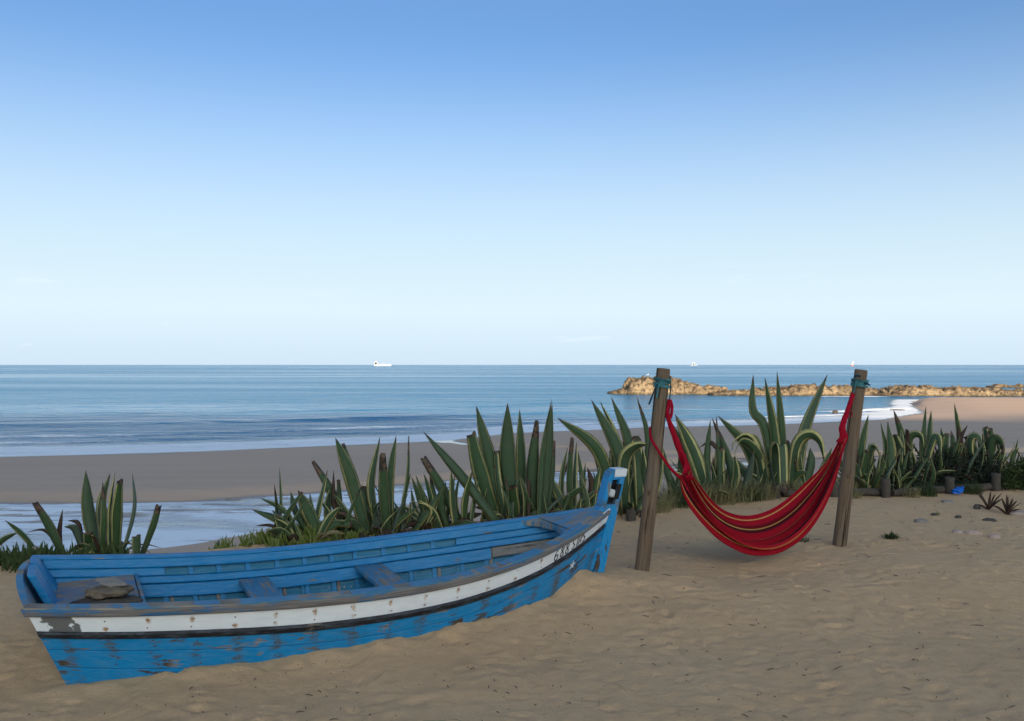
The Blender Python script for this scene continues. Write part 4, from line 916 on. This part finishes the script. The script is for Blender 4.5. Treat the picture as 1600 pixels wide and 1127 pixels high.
def ice_mat(name, spots, n, label, mat, h=.10):
    parts = []; cl = []
    for k in range(max(12, n // 28)):
        px, D, sp = r_.choice(spots); cl.append(((px - 800) / F * D + r_.gauss(0, sp), D + r_.gauss(0, sp * .8), r_.uniform(.03, .075), r_.uniform(.45, 1.5)))
    for k in range(n):
        cx, cy, cr, chh = r_.choice(cl); x = cx + r_.gauss(0, cr); y = cy + r_.gauss(0, cr); z = gz(x, y) + r_.uniform(-.02, .05) * chh
        b = r_.uniform(0, 6.28); t = r_.uniform(.1, 1.1); L = h * r_.uniform(.5, 1.2) * chh; d = Vector((math.cos(b) * t, math.sin(b) * t, 1)).normalized() * L; o = Vector((x, y, z)); w = .011
        a1 = Vector((w, 0, 0)); a2 = Vector((-w * .5, w * .87, 0)); a3 = Vector((-w * .5, -w * .87, 0)); m_ = o + d * .6 + Vector((0, 0, L * .08)); e = o + d + Vector((0, 0, L * .25))
        V = [o + a1 * .7, o + a2 * .7, o + a3 * .7, m_ + a1, m_ + a2, m_ + a3, e]
        parts.append(([tuple(v) for v in V], [(0, 1, 4, 3), (1, 2, 5, 4), (2, 0, 3, 5), (3, 4, 6), (4, 5, 6), (5, 3, 6)]))
    V, Fc, _ = join(parts); o = mk(name, V, Fc, mat); return tag(o, label, 'ground cover', None, 'stuff')
ice_mat('ice_plant', [(350, 9.5, .10), (400, 9.55, .16), (440, 9.6, .2), (475, 9.55, .22), (510, 9.55, .18), (460, 9.4, .15)], 1500, 'yellow-green ice plant creeping behind the boat', M['ice'])
ice_mat('ground_succulent', [(20, 8.5, .15), (-20, 8.4, .25), (60, 8.6, .1), (120, 8.7, .1), (180, 8.8, .1), (-80, 8.3, .3)], 1000, 'dark green low succulents by the boat stern', M['grassg'], .09)
ice_mat('leaf_litter', [(550, 9.8, .2), (610, 9.9, .25), (680, 10.1, .25), (760, 10.5, .3), (840, 10.7, .3), (900, 10.9, .3), (960, 11.3, .25), (1200, 13, .35), (1290, 13.3, .3)], 900, 'dry brown leaf litter under the agaves', M['twig'], .09)
o = empty('sprout', P(336, 862, 9.5), label='single short pointed leaf shoot standing alone among the ice plant', cat='plant')
leaf(o, [P(336, 866, 9.5), P(338, 855, 9.5), P(343, 843, 9.5)], .05, M['agave_g'])
def shrub(name, px, D, rx, rz, n, seed, label, mat, lw=.022):
    rr = random.Random(seed); X = (px - 800) / F * D; root = empty(name, (X, D, gz(X, D)), label=label, cat='shrub'); parts = []; tw = []
    for k in range(26):
        a = rr.uniform(0, 6.28); e = Vector((math.cos(a) * rx * rr.uniform(.2, .9), math.sin(a) * rx * .7, rz * rr.uniform(.4, .95))); tw.append(tube([(0, 0, -.05), tuple(e * .5 + Vector((0, 0, .05))), tuple(e)], [.010, .007, .003], 5))
    for k in range(n):
        a = rr.uniform(0, 6.28); q = rr.random() ** .45; el = rr.uniform(0, 1.57); lump = 1 + .25 * math.sin(3 * a + seed) + .15 * math.sin(7 * a)
        c = Vector((math.cos(a) * math.cos(el) * rx * q * lump, math.sin(a) * math.cos(el) * rx * .7 * q * lump, math.sin(el) * rz * q * lump)); d = Vector((rr.gauss(0, 1), rr.gauss(0, 1), rr.gauss(.6, .8))).normalized(); s_ = d.cross(Vector((rr.gauss(0, 1), rr.gauss(0, 1), .3))).normalized() * lw * .4; L = lw * rr.uniform(1.2, 2.6)
        parts.append(([tuple(c), tuple(c + d * L * .5 + s_), tuple(c + d * L), tuple(c + d * L * .5 - s_)], [(0, 1, 2, 3)]))
    V, Fc, _ = join(parts); mk('foliage', V, Fc, mat, root); V, Fc, _ = join(tw); mk('stems', V, Fc, M['twig'], root)
shrub('dark_shrub', 1420, 13.75, .42, .42, 5200, 1, 'dark low shrub growing over the log edging below the drooping agave', M['shrub'])
shrub('dark_shrub', 1478, 13.95, .40, .50, 5200, 2, 'dark low shrub directly behind the blue plastic bag', M['shrub'])
shrub('dark_shrub', 1535, 14.0, .42, .46, 5200, 3, 'dark low shrub around the end post of the log edging', M['shrub'])
shrub('green_bush', 1598, 13.6, .34, .36, 4200, 4, 'dense dark green bush at the end of the edging', M['grassg'], .03)

# ------------------------------------------------------------------ log edging
def log(name, a, b, r, parent, seed):
    rr = random.Random(seed); A, B = Vector(a), Vector(b); pts = [A.lerp(B, i / 7) + Vector((0, 0, .006 * math.sin(i * 1.3 + seed))) for i in range(8)]
    V, Fc, U = tube(pts, [r * (1 + .05 * math.sin(i * 2.1 + seed)) for i in range(8)], 12); o = mk(name, np.array(V) - np.array(parent.location), Fc, M['edging'], parent, True)
    for p in o.data.polygons:
        if len(p.vertices) > 4: p.use_smooth = False
def gpt(px, D, h=0.): X = (px - 800) / F * D; return Vector((X, D, gz(X, D) + h))
fence = empty('log_edging', gpt(1385, 12.95), label='low edging of grey round posts and horizontal logs along the sand', cat='edging')
PST = [(1192, 12.95, .17), (1214, 12.75, .20), (1303, 12.9, .20), (1384, 12.9, .27), (1484, 13.2, .24), (1556, 13.5, .26)]
for k, (px, D, h) in enumerate(PST):
    log('post', gpt(px, D, -.25), gpt(px, D, h), .066 if k > 1 else .052, fence, k)
for k, (a, b) in enumerate((((1222, 12.85), (1296, 12.95)), ((1312, 13.0), (1376, 13.0)), ((1393, 13.0), (1446, 13.15)), ((1450, 13.2), (1477, 13.25)), ((1492, 13.3), (1550, 13.55)))):
    log('rail', gpt(a[0], a[1], .055), gpt(b[0], b[1], .06), .056, fence, 20 + k)
def stump(px, D, h, r, label, mat):
    o = empty('short_post', gpt(px, D), label=label, cat='post'); A, B = gpt(px, D, -.2), gpt(px, D, h); V, Fc, U = tube([A, A.lerp(B, .5), B - Vector((0, 0, .01)), B], [r, r * 1.03, r, r * .9], 12); mk('timber', np.array(V) - np.array(o.location), Fc, mat, o, False)
stump(986, 10.95, .13, .06, 'short dark timber stub in the sand between boat stem and post', M['edging'])
stump(54, 8.75, .13, .045, 'short pale timber stub among succulents behind the boat stern', M['stone_p'])

# ------------------------------------------------------------------ small things on the sand
def sprig(px, D, n, h, lean, mat, label, cat='weed', w=.006, spread=.07):
    rr = random.Random(px); V, Fc, _ = blades(n, spread, h, lean, w, rr); o = mk('weed', V, Fc, mat); o.location = gpt(px, D, .0); return tag(o, label, cat)
sprig(1393, 9.75, 90, .11, 1.3, M['grassg'], 'small green weed growing alone in open sand right of the posts')
sprig(1252, 9.65, 60, .09, 1.4, M['grassg'], 'small green weed in the sand under the hammock')
sprig(1466, 11.3, 14, .09, .5, M['ice'], 'tiny upright yellow-green seedling among the pebbles', spread=.02)
def dry_plant(px, D, seed, label, n=11):
    rr = random.Random(seed); root = empty('withered_plant', gpt(px, D), label=label, cat='dead plant')
    for k in range(n):
        a = rr.uniform(0, 6.28); el = R(rr.uniform(15, 75)); L = rr.uniform(.14, .30); d = Vector((math.cos(a) * math.cos(el), math.sin(a) * math.cos(el), math.sin(el))) * L; o = Vector(root.location)
        leaf(root, [o, o + d * .55 + Vector((0, 0, .02)), o + d], rr.uniform(.02, .035), M['dead'], 0, rr.uniform(-1, 1), .006, 8)
dry_plant(1545, 11.7, 1, 'withered dark rosette of dry leaves on the sand, the smaller one'); dry_plant(1574, 11.4, 2, 'withered dark rosette of dry leaves beside the pink sand patch, the larger one', 15)
for px, py, sx, sy, sz, m, lab in [(1440, 815, .10, .07, .025, 'stone_g', 'pale grey flat stone half sunk in sand beside the seedling'), (1481, 786, .11, .06, .022, 'stone_g', 'grey flat stone on the sand below the blue plastic bag'),
        (1497, 833, .09, .07, .022, 'stone_p', 'pale round flat stone next to a pink-edged shell-like stone'), (1519, 834, .11, .05, .03, 'stone_p', 'long pale pink stone next to a round flat one'),
        (1554, 840, .075, .055, .03, 'stone_p', 'small pale pinkish stone lying alone on the sand'), (1527, 797, .055, .045, .05, 'stone_d', 'dark upright pebble beside the smaller withered plant'),
        (1546, 815, .11, .05, .02, 'stone_d', 'dark striped flat stone below the withered plants'), (1497, 809, .06, .04, .02, 'stone_d', 'small dark brown stone among the scattered stones'),
        (1459, 806, .05, .03, .02, 'stone_d', 'small dark stone touching the seedling'), (1598, 803, .22, .13, .03, 'stone_p', 'large flat pale slab of stone at the terrace side')]:
    D = F * CAMH / (py - HOR); q = gpt(px, D, .004); stone('stone', q, (sx * .8, sy * .9, sz * 1.5), M[m], px, random.uniform(-.4, .4), random.uniform(-.22, .22), lab, 'stones scattered on the sand', sub=2)
def build_bag():
    bm = bmesh.new(); bmesh.ops.create_icosphere(bm, subdivisions=3, radius=1); rr = random.Random(4)
    for v in bm.verts:
        c = v.co; k = 1 + .22 * math.sin(5 * c.x + 2) * math.sin(6 * c.y) + .15 * math.sin(9 * c.z + 4 * c.x) + rr.uniform(-.08, .08); v.co = Vector((c.x * .085 * k, c.y * .06 * k, max(c.z, -.3) * .06 * k + .05 * max(0, c.x)))
    me = bpy.data.meshes.new('plastic_bag'); bm.to_mesh(me); bm.free(); me.materials.append(M['bag']); o = bpy.data.objects.new('plastic_bag', me); col.objects.link(o); o.location = gpt(1497, 13.0, .05); tag(o, 'crumpled bright blue plastic bag at the foot of the edging', 'bag')
build_bag()
def build_litter():
    rr = random.Random(8); parts = []
    for k in range(560):
        y = rr.uniform(4.6, 12.6); x = rr.uniform(-.55, .66) * y + rr.uniform(-.3, .3)
        if x < .9 and y > 5.2 + (x + 2.9) * .55: continue
        a = rr.uniform(0, 3.14); L = rr.choice((.012, .015, .02, .03, .05, .09 if rr.random() < .25 else .02)); z = gz(x, y) + .006; d = Vector((math.cos(a), math.sin(a), rr.uniform(-.1, .2))) * L
        parts.append(tube([(x, y, z), tuple(Vector((x, y, z)) + d * .5 + Vector((0, 0, .003))), tuple(Vector((x, y, z)) + d)], [.0022, .0028, .0014], 5))
    V, Fc, _ = join(parts); tag(mk('sand_litter', V, Fc, M['twig']), 'tiny dark twigs and scraps scattered over the sand', 'litter', None, 'stuff')
    parts = []
    for k in range(60):
        y = rr.uniform(4.6, 11); x = rr.uniform(-.2, .62) * y
        if x < .9 and y > 5.2 + (x + 2.9) * .55: continue
        a = rr.uniform(0, 3.14); L = rr.uniform(.03, .16); z = gz(x, y) + .008; d = Vector((math.cos(a), math.sin(a), 0)) * L
        parts.append(tube([(x, y, z), tuple(Vector((x, y, z)) + d * .5 + Vector((.004, .006, .004))), tuple(Vector((x, y, z)) + d)], [.0014, .0016, .0010], 5))
    V, Fc, _ = join(parts); tag(mk('straw', V, Fc, M['grass']), 'pale straw stalks scattered over the sand', 'litter', None, 'stuff')
build_litter()

# ------------------------------------------------------------------ sea rocks, gull, ships
def sea_rock(prof, D, depth, seed, label, step=.32):
    """prof: (photo x, height in photo pixels above the water) along the rock"""
    k = D / F; xs = np.array([(p - 800) * k for p, _ in prof]); hs = np.array([h * k * (.74 if seed == 1 else .64) for _, h in prof])
    x = np.arange(xs[0] - 1, xs[-1] + 1, step); y = np.arange(-1.5, depth, step); X, Y = np.meshgrid(x, y); r0 = seed * 13.7
    H = np.interp(X + 1.2 * fbm(Y * .3 + r0, X * .2, 2), xs, hs, 0, 0)
    front = sstep(-.6, 1.6, Y + 1.5 * fbm(X * .22 + r0, Y * .1, 4)); back = 1 - sstep(depth * .55, depth - 1, Y)
    Z = H * front ** .6 * back * (1 + .35 * fbm(X * .35 + r0, Y * .35, 4, .6)) + .75 * fbm(X * .8 + r0, Y * .8, 4, .65) * np.clip(H, .15, 1) * front * back
    st = .55; q = Z / st; Z = st * (np.floor(q) + sstep(.25, .75, q - np.floor(q))) * .75 + Z * .25    # bedded ledges
    Z = Z + .10 * fbm(X * 2.2, Y * 2.2, 2) * front - .9 * (1 - np.minimum(front, back))
    o = grid_mesh('sea_rock', X + 0, Y + D, Z + SEA - .05, M['rock'], smooth=False); o_loc = np.array([(xs[0] + xs[-1]) / 2, D, SEA])
    co = np.empty(len(o.data.vertices) * 3, np.float32); o.data.vertices.foreach_get('co', co); o.data.vertices.foreach_set('co', (co.reshape(-1, 3) - o_loc).astype(np.float32).ravel()); o.location = o_loc; o.data.update()
    return tag(o, label, 'rock', 'rocks off the beach')
sea_rock([(955, 1), (965, 6), (983, 10), (987, 24), (994, 31), (1012, 32), (1045, 31), (1058, 27), (1064, 30), (1072, 24), (1090, 19), (1110, 15), (1135, 13), (1150, 3)], 178, 16, 1, 'highest ochre rock outcrop with a steep dark seaward end, behind the brown post', .28)
sea_rock([(1118, 5), (1140, 9), (1180, 11), (1225, 16), (1258, 20), (1300, 21), (1332, 20), (1360, 17), (1378, 12), (1398, 5)], 172, 14, 2, 'long flat-topped ochre reef between the high outcrop and the sand spit')
sea_rock([(1383, 4), (1395, 11), (1412, 18), (1432, 23), (1455, 21), (1480, 18), (1500, 16), (1515, 20), (1545, 17), (1590, 13), (1640, 12), (1720, 7), (1760, 2)], 168, 15, 3, 'broken ochre reef beyond the sunlit sand with dark clefts')
sea_rock([(1556, 3), (1568, 7), (1585, 5), (1605, 6), (1660, 5), (1690, 2)], 232, 8, 4, 'thin low rock ledge farthest out at sea')
sea_rock([(1222 - 92, 2), (1122, 4), (1134, 6), (1146, 4), (1150, 2)], 215, 6, 5, 'thin rock tongue behind the high outcrop') if False else None
for px, py, w, h, lab in [(1305, 646, .42, .5, 'dark rock breaking the surf in the shallows'), (1478, 640, .8, .18, 'flat dark rock awash by the sand spit'), (1566, 626, 1.3, .35, 'low dark rock in the channel behind the sunlit sand'), (1483, 624, .8, .2, 'small dark rock in the channel near the spit tip'), (1402, 641, 1.0, .12, 'low weed-covered rock in the wash')]:
    D = F * 6 / (py - HOR); stone('surf_rock', ((px - 800) / F * D, D, SEA), (w, w * .7, h), M['stone_d'], px, .2, 0, lab, None, 'rock', 2)
def gull():
    D = 183; p = P(1012, 586, D); V, Fc, U = tube([(-.30, 0, .30), (-.16, 0, .26), (0, 0, .24), (.14, 0, .27), (.20, 0, .36), (.23, 0, .42), (.33, 0, .41)], [.02, .08, .12, .10, .06, .06, .01], 10)
    a = tube([(0, .04, .16), (0, .04, 0)], .012, 5); b = tube([(0, -.04, .16), (0, -.04, 0)], .012, 5); V, Fc, _ = join([(V, Fc, U), a, b]); o = mk('gull', V, Fc, M['hullw'], None, True); o.location = p - Vector((0, 0, .2)); tag(o, 'tiny white gull standing on top of the high outcrop', 'bird')
gull()
def ship(px, D, L, hull_h, mat, label, blocks, masts, yaw=0.):
    X = (px - 800) / F * D; root = empty('ship', (X, D, SEA), (0, 0, yaw), label, 'ship'); B = L * .075; st = [(-.5, .75, .1), (-.44, 1, 0), (.36, 1, 0), (.45, .6, .06), (.5, .03, .22)]; V, Fc = [], []
    for s, b, up in st:
        for y, z in ((-B * b, hull_h * (1 + up)), (-B * b * .9, -.5), (B * b * .9, -.5), (B * b, hull_h * (1 + up))): V.append((s * L, y, z))
    for i in range(4):
        for k in range(4): Fc.append((i * 4 + k, i * 4 + (k + 1) % 4, i * 4 + 4 + (k + 1) % 4, i * 4 + 4 + k))
    Fc += [(0, 1, 2, 3), (16, 19, 18, 17)]; mk('hull', V, Fc, mat, root)
    for nm, x0, x1, z1 in blocks:
        Vb, Fb = box(x0 * L, x1 * L, -B * .8, B * .8, hull_h * .98, z1); mk(nm, Vb, Fb, M['hullw'], root)
    for x, z in masts: Vb, Fb, _ = tube([(x * L, 0, hull_h * .9), (x * L, 0, z)], L * .005, 6); mk('mast', Vb, Fb, M['hullw'], root)
ship(598, 4200, 80, 6.5, M['hullw'], 'long white tanker on the horizon with its superstructure at one end', [('superstructure', -.48, -.30, 17), ('bridge', -.45, -.34, 22), ('deck_house', -.05, .06, 9)], [(-.40, 27), (.1, 15), (.4, 15)])
ship(1084, 4200, 36, 5, M['hullg'], 'small coaster with a dark hull and white cabin on the horizon', [('superstructure', -.22, .15, 13), ('bridge', -.08, .08, 17)], [(0, 21), (.35, 11)])
ship(1332, 4000, 17, 4.5, M['hullr'], 'small red-hulled vessel with a white upper deck on the horizon', [('superstructure', -.30, .30, 14), ('bridge', 0, .35, 21)], [(.2, 26)], .5)
